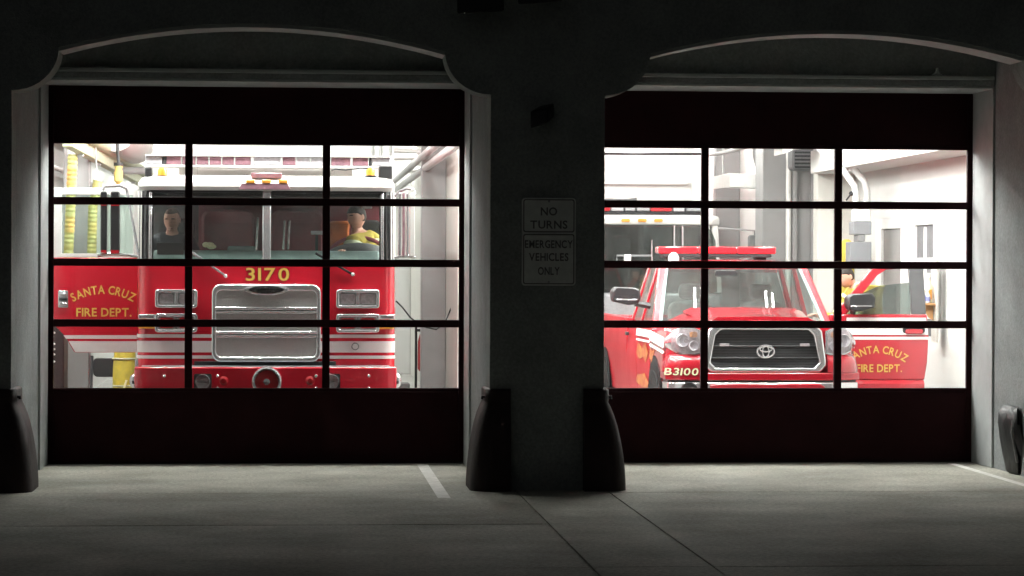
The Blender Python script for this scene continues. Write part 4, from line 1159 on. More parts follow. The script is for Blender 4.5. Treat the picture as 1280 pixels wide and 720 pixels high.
def head_shape(d):
    """unit direction -> head surface point; face looks to -Y"""
    x, y, z = d
    rx, ry, rz = 0.08, 0.1, 0.124
    q = lambda a, e: math.copysign(abs(a)**e, a)
    p = Vector((q(x, 0.86)*rx*0.97, q(y, 0.92)*ry*0.98, q(z, 0.9)*rz*0.96))
    if z < -0.1:                                   # jaw narrows to the chin
        k = 1 - 0.32*(-z-0.1)
        p.x *= k
        if y > 0: p.y *= 1 - 0.45*(-z-0.1)
    if y < 0:
        n = math.exp(-((x/0.20)**2)) * math.exp(-(((z+0.16)/0.22)**2))
        p.y -= 0.022*n                              # nose
        n2 = math.exp(-((x/0.13)**2)) * math.exp(-(((z+0.26)/0.10)**2)); p.y -= 0.012*n2
        for s in (-1, 1):
            p.y += 0.014*math.exp(-(((x-s*0.42)/0.2)**2)) * math.exp(-(((z-0.06)/0.12)**2))   # eye sockets
        p.y -= 0.006*math.exp(-(((z-0.22)/0.09)**2)) * math.exp(-((x/0.6)**2))             # brow
        p.y -= 0.008*math.exp(-((x/0.3)**2)) * math.exp(-(((z+0.82)/0.14)**2))             # chin
        p.y -= 0.006*math.exp(-((x/0.3)**2)) * math.exp(-(((z+0.50)/0.07)**2))             # lips
    return p

def person(name, label, base, J, face, mats, coat_stripes=True):
    """J: joints in place coordinates; face: (turn, nod) of the head in radians"""
    t = thing(name, label, 'person', base)
    P = {k: Vector(v) for k, v in J.items()}
    pts, edges, idx = [], [], {}
    def add(k, p, r, frm=None):
        idx[k] = len(pts); pts.append((Vector(p), r))
        if frm is not None: edges.append((idx[frm], idx[k]))
    add('pelvis', P['pelvis'], 0.135)
    add('belly', P['pelvis'].lerp(P['chest'], 0.5), 0.125, 'pelvis')
    add('chest', P['chest'], 0.15, 'belly')
    nb = P['chest'].lerp(P['neck'], 0.75)
    add('nb', nb, 0.075, 'chest')
    add('neck', P['neck'], 0.055, 'nb')
    add('skull', P['head'], 0.06, 'neck')
    for s in 'lr':
        add('sh'+s, P['sh'+s], 0.066, 'nb')
        add('el'+s, P['el'+s], 0.045, 'sh'+s)
        add('wr'+s, P['wr'+s], 0.031, 'el'+s)
        fw = (P['wr'+s]-P['el'+s]).normalized()
        sd0 = fw.cross(Vector((0, 0, 1)))
        if sd0.length < 0.1: sd0 = Vector((1, 0, 0))
        sd0.normalize(); up0 = sd0.cross(fw)
        add('pm'+s, P['wr'+s]+fw*0.065, 0.033, 'wr'+s)
        for k, (o_, L) in enumerate(((-0.032, 0.07), (-0.011, 0.082), (0.011, 0.077), (0.032, 0.06))):
            b0 = P['wr'+s]+fw*0.095+sd0*o_
            add(f'f{k}a'+s, b0, 0.0095, 'pm'+s)
            add(f'f{k}b'+s, b0+fw*L*0.55-up0*0.012, 0.009, f'f{k}a'+s)
            add(f'f{k}c'+s, b0+fw*L*0.85-up0*0.04, 0.0075, f'f{k}b'+s)
        sg = 1 if s == 'l' else -1
        add('tha'+s, P['wr'+s]+fw*0.045+sd0*sg*0.045-up0*0.01, 0.011, 'pm'+s)
        add('thb'+s, P['wr'+s]+fw*0.085+sd0*sg*0.058-up0*0.03, 0.009, 'tha'+s)
        add('hi'+s, P['pelvis'].lerp(P['kn'+s], 0.18) + (P['hip'+s]-P['pelvis'])*0.8, 0.088, 'pelvis')
        add('kn'+s, P['kn'+s], 0.06, 'hi'+s)
        add('an'+s, P['an'+s], 0.042, 'kn'+s)
        add('to'+s, P['to'+s], 0.04, 'an'+s)
    v, f = skin_mesh(pts, edges, 0, 1)
    rot = Matrix.Rotation(face[0], 3, 'Z') @ Matrix.Rotation(face[1], 3, 'X')
    mb = MB(); mb.add(v, f)
    n, m_ = 26, 20
    rings = []
    for j in range(m_+1):
        th = math.pi*max(0.012, min(0.988, j/m_))
        rings.append([P['head'] + rot @ head_shape((math.sin(th)*math.cos(a), math.sin(th)*math.sin(a), math.cos(th))) for a in [2*math.pi*i/n for i in range(n)]])
    mb.loft(rings)
    for s in (-1, 1):                               # ears
        mb.loft([[P['head'] + rot @ Vector((s*(0.07+dx), 0.016+0.02*k*math.cos(a), -0.006+0.03*k*math.sin(a))) for a in [2*math.pi*i/10 for i in range(10)]] for dx, k in ((0, 0.6), (0.010, 1.0), (0.013, 0.7))])
    b = mb.build('body', 'skin', t, angle=70)
    for s in (-1, 1):
        e_ = head_shape(Vector((s*0.42, -0.9, 0.06)).normalized())
        MB().sphere(P['head'] + rot @ (e_ + Vector((0, 0.004, 0))), (0.012, 0.008, 0.007), 10, 6).build('eye', 'eye', b)
        MB().tube([P['head'] + rot @ (head_shape(Vector((s*q, -0.9, 0.24)).normalized()) + Vector((0, -0.002, 0))) for q in (0.2, 0.45, 0.68)], 0.005, 6).build('eyebrow', mats['hair'], b)
    MB().tube([P['head'] + rot @ (head_shape(Vector((q, -0.9, -0.56)).normalized()) + Vector((0, -0.001, 0))) for q in (-0.3, 0, 0.3)], 0.0055, 6).build('mouth', 'lip', b)
    # hair: cap over the back and top of the skull
    rings = []
    for j in range(13):
        th = math.pi*(0.02 + 0.60*j/12)
        ring = []
        for a in [2*math.pi*i/n for i in range(n)]:
            d = Vector((math.sin(th)*math.cos(a), math.sin(th)*math.sin(a), math.cos(th)))
            lim = mats.get('hairline', 0.5)
            if mats.get('bald'):
                d.y = max(d.y, 0.28 - 0.25*max(0, 0.5-d.z))
                if d.z > 0.8: d.y = max(d.y, 0.45)
            elif d.y < 0.15: d.z = max(d.z, lim - 0.7*max(0, d.y+0.3))
            d.normalize()
            p = head_shape(d)*mats.get('hairthick', 1.06)
            ring.append(P['head'] + rot @ p)
        rings.append(ring)
    MB().loft(rings, True, True).build('hair', mats['hair'], b, angle=60)
    # jacket and trousers, swelling a little over the body
    jp, je, ji = [], [], {}
    def addj(k, p, r, frm=None):
        ji[k] = len(jp); jp.append((Vector(p), r))
        if frm is not None: je.append((ji[frm], ji[k]))
    addj('p', P['pelvis'], 0.165); addj('b', P['pelvis'].lerp(P['chest'], 0.5), 0.165, 'p'); addj('c', P['chest'], 0.18, 'b'); addj('n', nb+(P['neck']-nb)*0.3, 0.088, 'c')
    for s in 'lr':
        addj('s'+s, P['sh'+s], 0.092, 'n'); addj('e'+s, P['el'+s], 0.072, 's'+s); addj('w'+s, P['wr'+s]-(P['wr'+s]-P['el'+s])*0.04, 0.055, 'e'+s)
    v, f = skin_mesh(jp, je, 0, 2)
    MB().add(v, f).build('jacket', mats['jacket'], t, angle=80)
    if coat_stripes:
        for s in 'lr':
            a_, b_ = P['sh'+s], P['el'+s]
            for q in (0.2, 0.5, 0.8):
                c_ = a_.lerp(b_, q); d_ = (b_-a_).normalized()
                r_ = 0.097 + (0.076-0.097)*q
                MB().tube([c_-d_*0.02, c_+d_*0.02], r_+0.008, 14).build('reflective_band', 'reflective', t)
    jp, je, ji = [], [], {}
    addj('p', P['pelvis']+(P['chest']-P['pelvis'])*0.15, 0.16)
    for s in 'lr':
        addj('h'+s, P['pelvis'].lerp(P['kn'+s], 0.2) + (P['hip'+s]-P['pelvis'])*0.8, 0.112, 'p'); addj('k'+s, P['kn'+s], 0.085, 'h'+s); addj('a'+s, P['an'+s]+(P['kn'+s]-P['an'+s])*0.12, 0.068, 'k'+s)
    v, f = skin_mesh(jp, je, 0, 2)
    MB().add(v, f).build('trousers', mats['trousers'], t, angle=80)
    for s in 'lr':
        fd = (P['to'+s]-P['an'+s]); fd.z = 0; fd.normalize()
        a_ = P['an'+s]; g = P['to'+s].z-0.045
        MB().loft([[p_ for p_ in [(Vector((a_.x, a_.y, 0)) + fd*l + Vector((-fd.y, fd.x, 0))*w*ww + Vector((0, 0, g+z)))
                    for w, z in ((-1, 0), (-1, h*0.6), (-0.6, h), (0.6, h), (1, h*0.6), (1, 0))]] for l, ww, h in ((-0.08, 0.04, 0.1), (0.0, 0.05, 0.14), (0.1, 0.052, 0.1), (0.18, 0.045, 0.07), (0.22, 0.025, 0.05))]).build('boot', 'rubber', t, 0.01)
    return t

def seated(hx, hy, hz, floor, lean=(0, 0), hands=None, reach=1.0):
    """joints of someone seated facing the windscreen (towards -Y)"""
    px, py = hx - lean[0], hy - lean[1] + 0.06
    pz = hz - 0.74
    J = dict(head=(hx, hy, hz), neck=(hx-lean[0]*0.1, hy+0.035, hz-0.13), chest=(hx-lean[0]*0.45, hy+0.06-lean[1]*0.4, hz-0.36), pelvis=(px, py, pz))
    for s, g in (('l', 1), ('r', -1)):
        J['sh'+s] = (hx-lean[0]*0.2 + g*0.19, hy+0.055, hz-0.235)
        J['el'+s] = (hx + g*0.25, hy-0.08, hz-0.5)
        J['wr'+s] = (hx + g*0.13, hy-0.28*max(0.75, reach), hz-0.42)
        J['hip'+s] = (px + g*0.1, py, pz)
        J['kn'+s] = (px + g*0.13, py-0.42*reach, pz+0.03)
        J['an'+s] = (px + g*0.14, py-0.44*reach, floor+0.09)
        J['to'+s] = (px + g*0.15, py-0.44*reach-0.13, floor+0.045)
    if hands: J.update(hands)
    return J
h1 = at(215, 275, EY+0.55)
person('person', 'person in dark clothes seated at the left of the engine cab, looking down', (h1.x, h1.y, 1.02),
       seated(h1.x, h1.y, h1.z, 1.02, reach=0.62), (math.radians(-12), math.radians(14)), dict(hair='hair_grey', jacket='shirt_navy', trousers='shirt_navy', hairline=0.8, hairthick=1.012), False)
# dark tablet he reads
c = Vector((h1.x, h1.y-0.30, h1.z-0.32))
tb = MB().loft([[(c.x-0.13, c.y, c.z-0.09), (c.x+0.13, c.y, c.z-0.09), (c.x+0.13, c.y+0.012, c.z-0.09), (c.x-0.13, c.y+0.012, c.z-0.09)],
           [(c.x-0.13, c.y-0.06, c.z+0.09), (c.x+0.13, c.y-0.06, c.z+0.09), (c.x+0.13, c.y-0.048, c.z+0.09), (c.x-0.13, c.y-0.048, c.z+0.09)]]).build('tablet', 'black_plastic', None, 0.004)
tag(tb, 'dark tablet held by the person at the left of the engine cab', 'tablet')
h2 = at(446, 271, EY+0.8)
J2 = seated(h2.x, h2.y, h2.z, 1.02, lean=(-0.03, -0.06), reach=0.9)
J2['chest'] = (h2.x+0.07, h2.y+0.06, h2.z-0.36); J2['shl'] = (h2.x+0.2, h2.y+0.1, h2.z-0.24); J2['shr'] = (h2.x-0.03, h2.y-0.09, h2.z-0.24)
J2['ell'] = (h2.x+0.21, h2.y-0.06, h2.z-0.48); J2['wrl'] = (h2.x+0.14, h2.y-0.24, h2.z-0.52)
J2['elr'] = (h2.x-0.06, h2.y-0.2, h2.z-0.5); J2['wrr'] = (h2.x-0.12, h2.y-0.36, h2.z-0.4)
person('person', 'person in yellow reflective jacket seated behind the engine steering wheel', (h2.x, h2.y, 1.02),
       J2, (math.radians(-55), math.radians(12)), dict(hair='hair_dark', jacket='turnout_yellow', trousers='turnout_yellow', hairline=0.4))
h3 = at(1057, 346, TY+2.15)
g3 = h3.x
J3 = dict(head=(h3.x, h3.y, h3.z), neck=(h3.x+0.09, h3.y+0.02, h3.z-0.09), chest=(h3.x+0.24, h3.y+0.04, h3.z-0.2), pelvis=(h3.x+0.36, h3.y+0.08, 0.98),
          shl=(h3.x+0.12, h3.y+0.22, h3.z-0.2), shr=(h3.x+0.16, h3.y-0.14, h3.z-0.15), ell=(h3.x-0.06, h3.y+0.22, h3.z-0.48), elr=(h3.x+0.06, h3.y-0.2, h3.z-0.5),
          wrl=(h3.x-0.26, h3.y+0.14, h3.z-0.44), wrr=(h3.x-0.16, h3.y-0.1, h3.z-0.48), hipl=(h3.x+0.36, h3.y+0.19, 0.95), hipr=(h3.x+0.36, h3.y-0.03, 0.95),
          knl=(h3.x+0.27, h3.y+0.2, 0.5), knr=(h3.x+0.26, h3.y-0.02, 0.5), anl=(h3.x+0.32, h3.y+0.2, 0.09), anr=(h3.x+0.34, h3.y-0.02, 0.09), tol=(h3.x+0.18, h3.y+0.22, 0.045), tor=(h3.x+0.2, h3.y-0.04, 0.045))
person('person', 'person in yellow jacket leaning in behind the open pickup door', (h3.x+0.3, h3.y+0.08, 0),
       J3, (math.radians(-70), math.radians(22)), dict(hair='hair_dark', jacket='turnout_yellow', trousers='turnout_yellow', hairline=0.45))
# orange vest on the seat beside the driver
c = at(424, 287, EY+1.05)
vz0, vz1 = at(424, 305, c.y).z, at(424, 276, c.y).z
vt = MB().loft([[(c.x-0.11+w, c.y+d, z), (c.x+0.11-w*0.5, c.y+d, z), (c.x+0.11-w*0.5, c.y+d+0.06, z), (c.x-0.11+w, c.y+d+0.06, z)] for z, w, d in ((vz0-0.15, 0, 0), (vz0+0.02, -0.01, -0.03), ((vz0+vz1)/2, 0.02, 0.0), (vz1-0.03, 0.0, -0.015), (vz1, 0.03, 0.0))]).build('safety_vest', 'orange_cloth', None, 0.02)
tag(vt, 'bright orange vest hung up in the engine cab beside the driver', 'vest')
c = at(266, 313, EY+0.28)
gl = MB()
for k in range(5):
    gl.sphere((c.x+random.uniform(-0.07, 0.07), c.y+random.uniform(-0.02, 0.04), zdash+0.03+random.uniform(0, 0.035)), (random.uniform(0.02, 0.05), 0.03, random.uniform(0.012, 0.028)), 10, 6)
tag(gl.build('work_gloves', 'letter_cream', None), 'pale yellow work gloves lying on the engine dashboard', 'gloves')

# ================================================================== THINGS INSIDE THE LEFT BAY
def hose(mb, pts, r, rib=0.012, step=0.05):
    """corrugated hose along a polyline"""
    pts = [Vector(p) for p in pts]; out = []; rs = []
    for a, b in zip(pts[:-1], pts[1:]):
        n = max(2, int((b-a).length/step*2))
        for i in range(n):
            out.append(a.lerp(b, i/n)); rs.append(r + (rib if len(out) % 2 else -rib*0.4))
    out.append(pts[-1]); rs.append(r)
    return mb.tube(out, rs, 14)
HY = 30.0
a = at(91, 192, HY)
t = thing('exhaust_hose', 'yellow and orange striped exhaust hose hanging nearest the left bay edge', 'hose', (a.x, HY, 0.3), 'exhaust hoses of the left bay')
z1 = a.z; z0 = at(86, 330, HY).z
n = 7
for k in range(n):
    za = z1 + (z0-z1)*k/n; zb = z1 + (z0-z1)*(k+1)/n
    xa = a.x - 0.05*k/n; xb = a.x - 0.05*(k+1)/n
    hose(MB(), [(xa, HY, za), (xb, HY, zb)], 0.052, 0.006).build('hose_section', 'hose_orange' if k % 3 == 1 else 'hose_yellow', t)
MB().lathe([(0.06, -0.06), (0.062, 0.05), (0.045, 0.09), (0.045, 0.3)], (a.x, HY, z1+0.05), 'z', 16).build('coupling', 'pipe_white', t)
hose(MB(), [(a.x-0.05, HY, z0), (a.x-0.06, HY, 1.5)], 0.05, 0.006).build('hose_tail', 'hose_yellow', t)
HY2 = 30.9
b_ = at(116, 250, HY2)
t = thing('exhaust_hose', 'green and yellow exhaust hose hanging beside the grey column', 'hose', (b_.x, HY2, 0.3), 'exhaust hoses of the left bay')
z1 = at(122, 226, HY2).z
MB().tube([(b_.x+0.05, HY2, z1), (b_.x+0.03, HY2, 3.2), (b_.x+0.03, HY2, 4.42)], 0.01, 8).build('cable', 'pipe_grey', t)
hose(MB(), [(b_.x+0.06, HY2, z1), (b_.x, HY2, 2.55), (b_.x-0.02, HY2, 1.45)], 0.052, 0.006).build('hose_section', 'hose_yellow', t)
HY3 = 31.5
c = at(148, 218, HY3)
t = thing('exhaust_nozzle', 'short orange exhaust nozzle hanging from the overhead rail', 'nozzle', (c.x, HY3, c.z-0.12))
MB().lathe([(0.02, -0.115), (0.05, -0.08), (0.052, 0.02), (0.04, 0.06), (0.05, 0.1)], (c.x, HY3, c.z), 'z', 14).build('nozzle', 'hose_orange', t)
MB().lathe([(0.055, 0.1), (0.055, 0.14)], (c.x, HY3, c.z), 'z', 14).build('collar', 'dark_metal', t)
MB().tube([(c.x, HY3, c.z+0.13), (c.x-0.02, HY3, c.z+0.5)], 0.02, 8).build('cable', 'dark_metal', t)
# overhead rail of the exhaust system, running into the bay
rx, rz = at(100, 184, 29.6).x, at(100, 184, 29.6).z
t = thing('exhaust_rail', 'olive overhead rail running into the left bay above the hoses', 'rail', (rx, 35, rz))
box('rail_beam', 'rail_olive', t, rx-0.055, rx+0.055, 28.0, 44.0, rz-0.07, rz+0.07, 0.01)
for y in (29.4, 32.0, 35.0, 39.0):
    box('rail_hanger', 'pipe_grey', t, rx-0.02, rx+0.02, y-0.02, y+0.02, rz+0.0705, 4.42)
    box('trolley', 'pipe_grey', t, rx-0.03, rx+0.03, y+0.3, y+0.42, rz-0.10, rz-0.0705, 0.01)
rx2 = at(128, 184, 32.0).x; rz2 = at(128, 184, 32.0).z
t = tag(MB().tube([(rx2, 29.5, rz2+0.02), (rx2, 44, rz2+0.02)], 0.075, 14).build('exhaust_pipe', 'rail_olive', None), 'olive exhaust duct running beside the overhead rail, left bay', 'duct')
# big round duct and cross ducts near the ceiling
a = at(158, 182, 34.0)
d_ = MB().tube([(a.x-0.05, 32.5, a.z+0.12), (a.x-0.05, 36.5, a.z+0.12)], 0.26, 24).build('round_duct', 'duct', None)
tag(d_, 'large round white duct over the open engine door', 'duct')
a = at(215, 191, 37.0)
t = tag(box('flat_duct', 'duct', None, at(166, 190, 37.0).x, at(273, 190, 37).x, 37.0, 37.5, at(215, 195, 37).z, at(215, 185, 37).z, 0.01), 'flat cream duct crossing above the engine roof', 'duct')
a0, a1 = at(62, 204, 40), at(178, 212, 40)
t = tag(MB().tube([at(140, 213, 36), at(188, 213.5, 36)], 0.05, 10).build('cross_pipe', 'pipe_grey', None), 'short grey pipe crossing behind the light bar end', 'pipe')
for px0, px1, yy_, Yd, nm in ((60, 86, 202, 45.0, 'upper'), (60, 100, 222, 46.5, 'lower')):
    pass
# cabinet, chair, hose end and locker seen under the open cab door
KY = 30.6
kx0, kx1 = at(66, 450, 28.2).x, at(80, 450, 28.2).x
t = thing('equipment_locker', 'dark maroon riveted locker at the far left under the open cab door', 'locker', ((kx0+kx1)/2-0.1, 28.3, 0))
box('case', 'guard_iron', t, kx0-0.35, kx1, 28.2, 28.7, 0.0, at(70, 400, 28.2).z, 0.02)
for y in (416, 430, 436.5, 443, 452):
    c = at(67.5, y, 28.2)
    MB().sphere((c.x, 28.195, c.z), (0.016, 0.012, 0.012), 8, 5).build('rivet', 'white_paint', t)
cx = at(133.5, 460, KY)
def folding_chair(x, y, label):
    t = thing('folding_chair', label, 'chair', (x, y, 0))
    MB().prism(rrect(x-0.155, x+0.155, 0.6, 0.82, 0.05), y+0.0, y+0.03).build('backrest', 'black_plastic', t, 0.008)
    box('seat', 'black_plastic', t, x-0.19, x+0.19, y-0.4, y-0.02, 0.44, 0.465, 0.008)
    for s in (-1, 1):
        MB().tube([(x+s*0.17, y+0.03, 0.84), (x+s*0.17, y-0.1, 0.45), (x+s*0.19, y-0.38, 0.01)], 0.017, 8).build('leg', 'black_plastic', t)
        MB().tube([(x+s*0.155, y-0.25, 0.45), (x+s*0.17, y+0.1, 0.01)], 0.017, 8).build('leg', 'black_plastic', t)
    MB().tube([(x-0.17, y+0.07, 0.1), (x+0.17, y+0.07, 0.1)], 0.008, 6).build('stretcher', 'dark_metal', t)
folding_chair(cx.x, KY, 'black folding chair under the open engine door')
YY = 29.5
a = at(156, 445, YY)
t = thing('hose_bundle', 'fat yellow hose bundle standing beside the black chair', 'hose', (a.x, YY, 0))
w_ = 0.125
MB().lathe([(0.11, 0.0), (0.125, 0.06), (0.12, 0.3), (0.135, 0.55), (0.13, 0.75), (0.11, 1.0), (0.1, 1.1)], (a.x, YY, 0), 'z', 20).build('sleeve', 'bundle_yellow', t)
for z in (0.25, 0.55, 0.85):
    MB().lathe([(0.134, z-0.012), (0.142, z), (0.134, z+0.012)], (a.x, YY, 0), 'z', 20).build('band', 'rail_olive', t)
MB().tube([(a.x+0.03, YY-0.16, 0.62), (a.x+0.0, YY-0.17, 0.52), (a.x+0.06, YY-0.18, 0.45), (a.x+0.13, YY-0.16, 0.5)], 0.012, 8).build('strap', 'letter_cream', t)
# wall bits on the left wall
for z, r, lab in ((3.55, 0.05, 'upper white pipe along the left bay wall'), (3.1, 0.03, 'lower white pipe along the left bay wall')):
    tag(MB().tube([(WX0+0.08, 30, z), (WX0+0.08, 48.3, z)], r, 10).build('wall_pipe', 'pipe_white', None), lab, 'pipe')
# right side of the engine: pipes, rope, beams near the ceiling
t = thing('ceiling_conduit', 'bundle of pale pipes under the ceiling right of the engine', 'pipes', (1.2, 40, 3.3))
for px, py, Y0, Y1 in ((545, 200, 33, 47), (535, 190, 34, 47)):
    c = at(px, py, Y0)
    MB().tube([(c.x, 26.6, c.z), (c.x, Y1, c.z)], 0.05, 10).build('pipe', 'pipe_grey', t)
for (xa, ya), (xb, yb), Y, r in (((492, 196.5), (545, 195), 38, 0.05), ((492, 188), (530, 190), 39, 0.035), ((500, 212), (545, 212), 42, 0.05)):
    MB().tube([at(xa, ya, Y), at(xb, yb, Y)], r, 10).build('pipe', 'duct', t)
MB().tube([at(523, 189, 36), at(535, 196, 36), at(540, 199, 36)], 0.05, 10).build('pipe', 'pipe_white', t)
for px in (466, 476, 488):
    c = at(px, 183, 44); MB().tube([at(px, 196, 44), (c.x, 44, 4.4)], 0.035, 8).build('hanger_rod', 'pipe_white', t)
t = tag(MB().tube([at(495, 376, 33.5), at(503, 384, 33.5), at(513, 397, 33.5), at(528, 408, 33.6), at(545, 412, 33.9), at(556, 404, 34.3), at(566, 380, 34.6), at(576, 350, 34.9), at(590, 300, 35.2)], 0.01, 6).build('power_cable', 'dark_metal', None), 'thin dark cord looping across the cream wall right of the engine', 'cord')
c = at(520, 440, 40)
t = thing('wall_pole', 'dark upright pole and red extinguisher against the cream partition', 'extinguisher', (c.x, 40, 0))
MB().tube([(c.x, 40, 0), (c.x, 40, at(520, 408, 40).z)], 0.02, 8).build('pole', 'dark_metal', t)
MB().lathe([(0.05, 0.3), (0.075, 0.34), (0.075, 0.75), (0.05, 0.85), (0.02, 0.9)], (c.x+0.1, 40, 0), 'z', 14).build('cylinder', 'red_dark', t)
box('plinth', 'fabric_grey', t, c.x-0.55, c.x-0.1, 39.8, 40.3, 0, 0.12, 0.01)
box('arm', 'dark_metal', t, c.x, c.x+0.16, 39.98, 40.02, 0.9, 0.94)

# ================================================================== THINGS INSIDE THE RIGHT BAY
# duct tray on the right wall, with a bent pipe at its end
DYY = 41.0
c0, c1 = at(884, 234, DYY), at(962, 230, 36.0)
t = thing('duct_tray', 'grey square duct crossing to the right wall with bent end', 'duct', (6.0, 40, 3.1))
za = at(905, 227, 40).z
MB().loft([[at(880, 231, 43)+Vector((0, 0, q)) for q in (-0.09, 0.09)] + [at(880, 231, 43)+Vector((0, 0.3, q)) for q in (0.09, -0.09)],
           [at(912, 224.5, 38.5)+Vector((0, 0, q)) for q in (-0.11, 0.10)] + [at(912, 224.5, 38.5)+Vector((0, 0.3, q)) for q in (0.10, -0.11)]]).build('duct_run', 'duct', t, 0.006)
MB().loft([[at(912.3, 224.8, 38.4)+Vector((0, d, q)) for d, q in ((0, -0.11), (0, 0.1), (0.3, 0.1), (0.3, -0.11))],
           [at(958, 227, 38.4)+Vector((0, d, q)) for d, q in ((0, -0.10), (0, 0.1), (0.3, 0.1), (0.3, -0.10))]]).build('duct_run', 'duct', t, 0.006)
MB().tube([at(958, 227, 38.5), at(968, 230, 38.3), at(976, 237, 38.0), at(981, 248, 37.8), at(982, 275, 37.6)], [0.09, 0.09, 0.085, 0.08, 0.08], 12).build('elbow', 'pipe_grey', t)
t = tag(MB().tube([at(945, 172, 40), at(945, 195, 40), at(948, 206, 40), at(958, 217, 39.8)], 0.06, 12).build('bent_pipe', 'pipe_grey', None), 'grey bent pipe above the square duct', 'pipe')
for px, lab in ((904, 'left thin hanging rod over the square duct'), (894, 'leftmost thin hanging rod over the duct')):
    tag(MB().tube([at(px, 170, 41.5), at(px, 222, 41.5)], 0.02, 8).build('hanging_rod', 'pipe_grey', None), lab, 'rod')
tag(MB().tube([at(880, 194.5, 42), at(902, 191.5, 39), at(935, 183, 35), at(958, 178, 33)], 0.03, 10).build('sprinkler_pipe', 'pipe_grey', None), 'thin pipe running along the top of the right bay', 'pipe')
tag(MB().tube([at(700, 192, 47), at(880, 192.5, 47)], 0.022, 8).build('back_cable', 'dark_metal', None), 'thin dark line along the back wall of the right bay', 'cable')
tag(box('wall_ledge', 'duct', None, at(715, 230, 48).x, at(864, 230, 48).x, 48.44, 48.499, at(800, 230.5, 48.4).z, at(800, 226.5, 48.4).z, 0.01), 'pale ledge along the bright back wall over the second engine', 'ledge')
# dark fan heater high on the column
FY = 35.5
c = at(1005, 200, FY)
t = thing('fan_heater', 'dark grey fan heater high on the right wall columns', 'heater', (c.x, FY, c.z-0.15))
MB().prism(rrect(c.x-0.16, c.x+0.16, c.z-0.14, c.z+0.16, 0.06), FY, FY+0.35).build('casing', 'truck_trim', t, 0.02)
for k in range(5):
    box('louvre', 'dark_metal', t, c.x-0.13, c.x+0.13, FY-0.012, FY-0.001, c.z-0.11+k*0.05, c.z-0.085+k*0.05)
MB().tube([(c.x, FY+0.15, c.z+0.16), (c.x, FY+0.15, 4.7)], 0.02, 8).build('hanger', 'pipe_grey', t)
t = tag(MB().loft([[at(978, 193, 33.5), at(995, 186, 33.5), at(1030, 182, 33.5), at(1030, 176, 33.5), at(978, 176, 33.5)], [p + Vector((0, 0.6, 0)) for p in (at(978, 193, 33.5), at(995, 186, 33.5), at(1030, 182, 33.5), at(1030, 176, 33.5), at(978, 176, 33.5))]]).build('vent_hood', 'duct', None, 0.01), 'pale sloping vent hood over the fan heater', 'hood')
# pair of bent conduits dropping into grey electrical boxes
QY = 32.0
t = thing('electrical_box', 'grey electrical boxes fed by two white bent conduits', 'electrical box', (at(1080, 300, QY).x, QY, 1.6))
MB().tube([at(1010, 172, QY), at(1055, 214, QY), at(1068, 232, QY), at(1070, 245, QY), at(1071, 270, QY)], 0.042, 12).build('conduit', 'pipe_white', t)
MB().tube([at(1028, 172, QY+0.1), at(1062, 205, QY+0.1), at(1080, 226, QY+0.1), at(1084, 240, QY+0.1), at(1084, 270, QY+0.1)], 0.042, 12).build('conduit', 'pipe_white', t)
MB().tube([at(1064, 172, QY+0.2), at(1064, 214, QY+0.2)], 0.032, 10).build('conduit', 'pipe_white', t)
for (x0, x1, y0, y1, m_) in ((1069, 1087, 263, 276.5, 'pipe_white'), (1066, 1089, 277, 293, 'box_grey'), (1072, 1081, 293.4, 302, 'fabric_grey'), (1062, 1089, 302.5, 332, 'box_grey')):
    p, q = at(x0, y1, QY-0.1), at(x1, y0, QY-0.1)
    box('box', m_, t, p.x, q.x, QY-0.12, QY+0.14, p.z, q.z, 0.008)
c = at(1064, 242, QY)
MB().tube([at(1058, 250, QY-0.1), c], 0.012, 6).build('bracket', 'dark_metal', t)
MB().sphere(c, 0.03, 10, 6).build('bracket', 'dark_metal', t)
# lamp / signs at top right
c = at(1195, 202, 29.5)
t = thing('wall_panel', 'small pale grey panel high at the right of the right bay', 'panel', (c.x, 29.5, c.z-0.1))
p, q = at(1184, 208, 29.5), at(1214, 186, 29.5)
box('plate', 'column_grey', t, p.x, q.x, 29.5, 29.56, p.z, q.z, 0.006)
p, q = at(1202, 205, 29.45), at(1212, 196, 29.45)
box('dial', 'pipe_grey', t, p.x, q.x, 29.46, 29.499, p.z, q.z, 0.004)
MB().tube([at(1200, 209, 29.5), at(1200, 230, 29.5), at(1190, 231, 29.5)], 0.008, 6).build('cord', 'pipe_grey', t)
# hanging yellow coat by the column
CY = 33.0
c = at(1058, 312, CY)
ct = MB().loft([[(c.x+a*w, CY+b*d, z) for a, b in ((-1, -0.6), (0, -1), (1, -0.6), (1, 0.6), (0, 1), (-1, 0.6))] for z, w, d in ((c.z-0.75, 0.12, 0.06), (c.z-0.4, 0.10, 0.07), (c.z, 0.075, 0.07), (c.z+0.1, 0.06, 0.05), (c.z+0.13, 0.03, 0.03))]).build('hanging_coat', 'turnout_yellow', None)
tag(ct, 'yellow coat hanging beside the electrical boxes', 'coat')
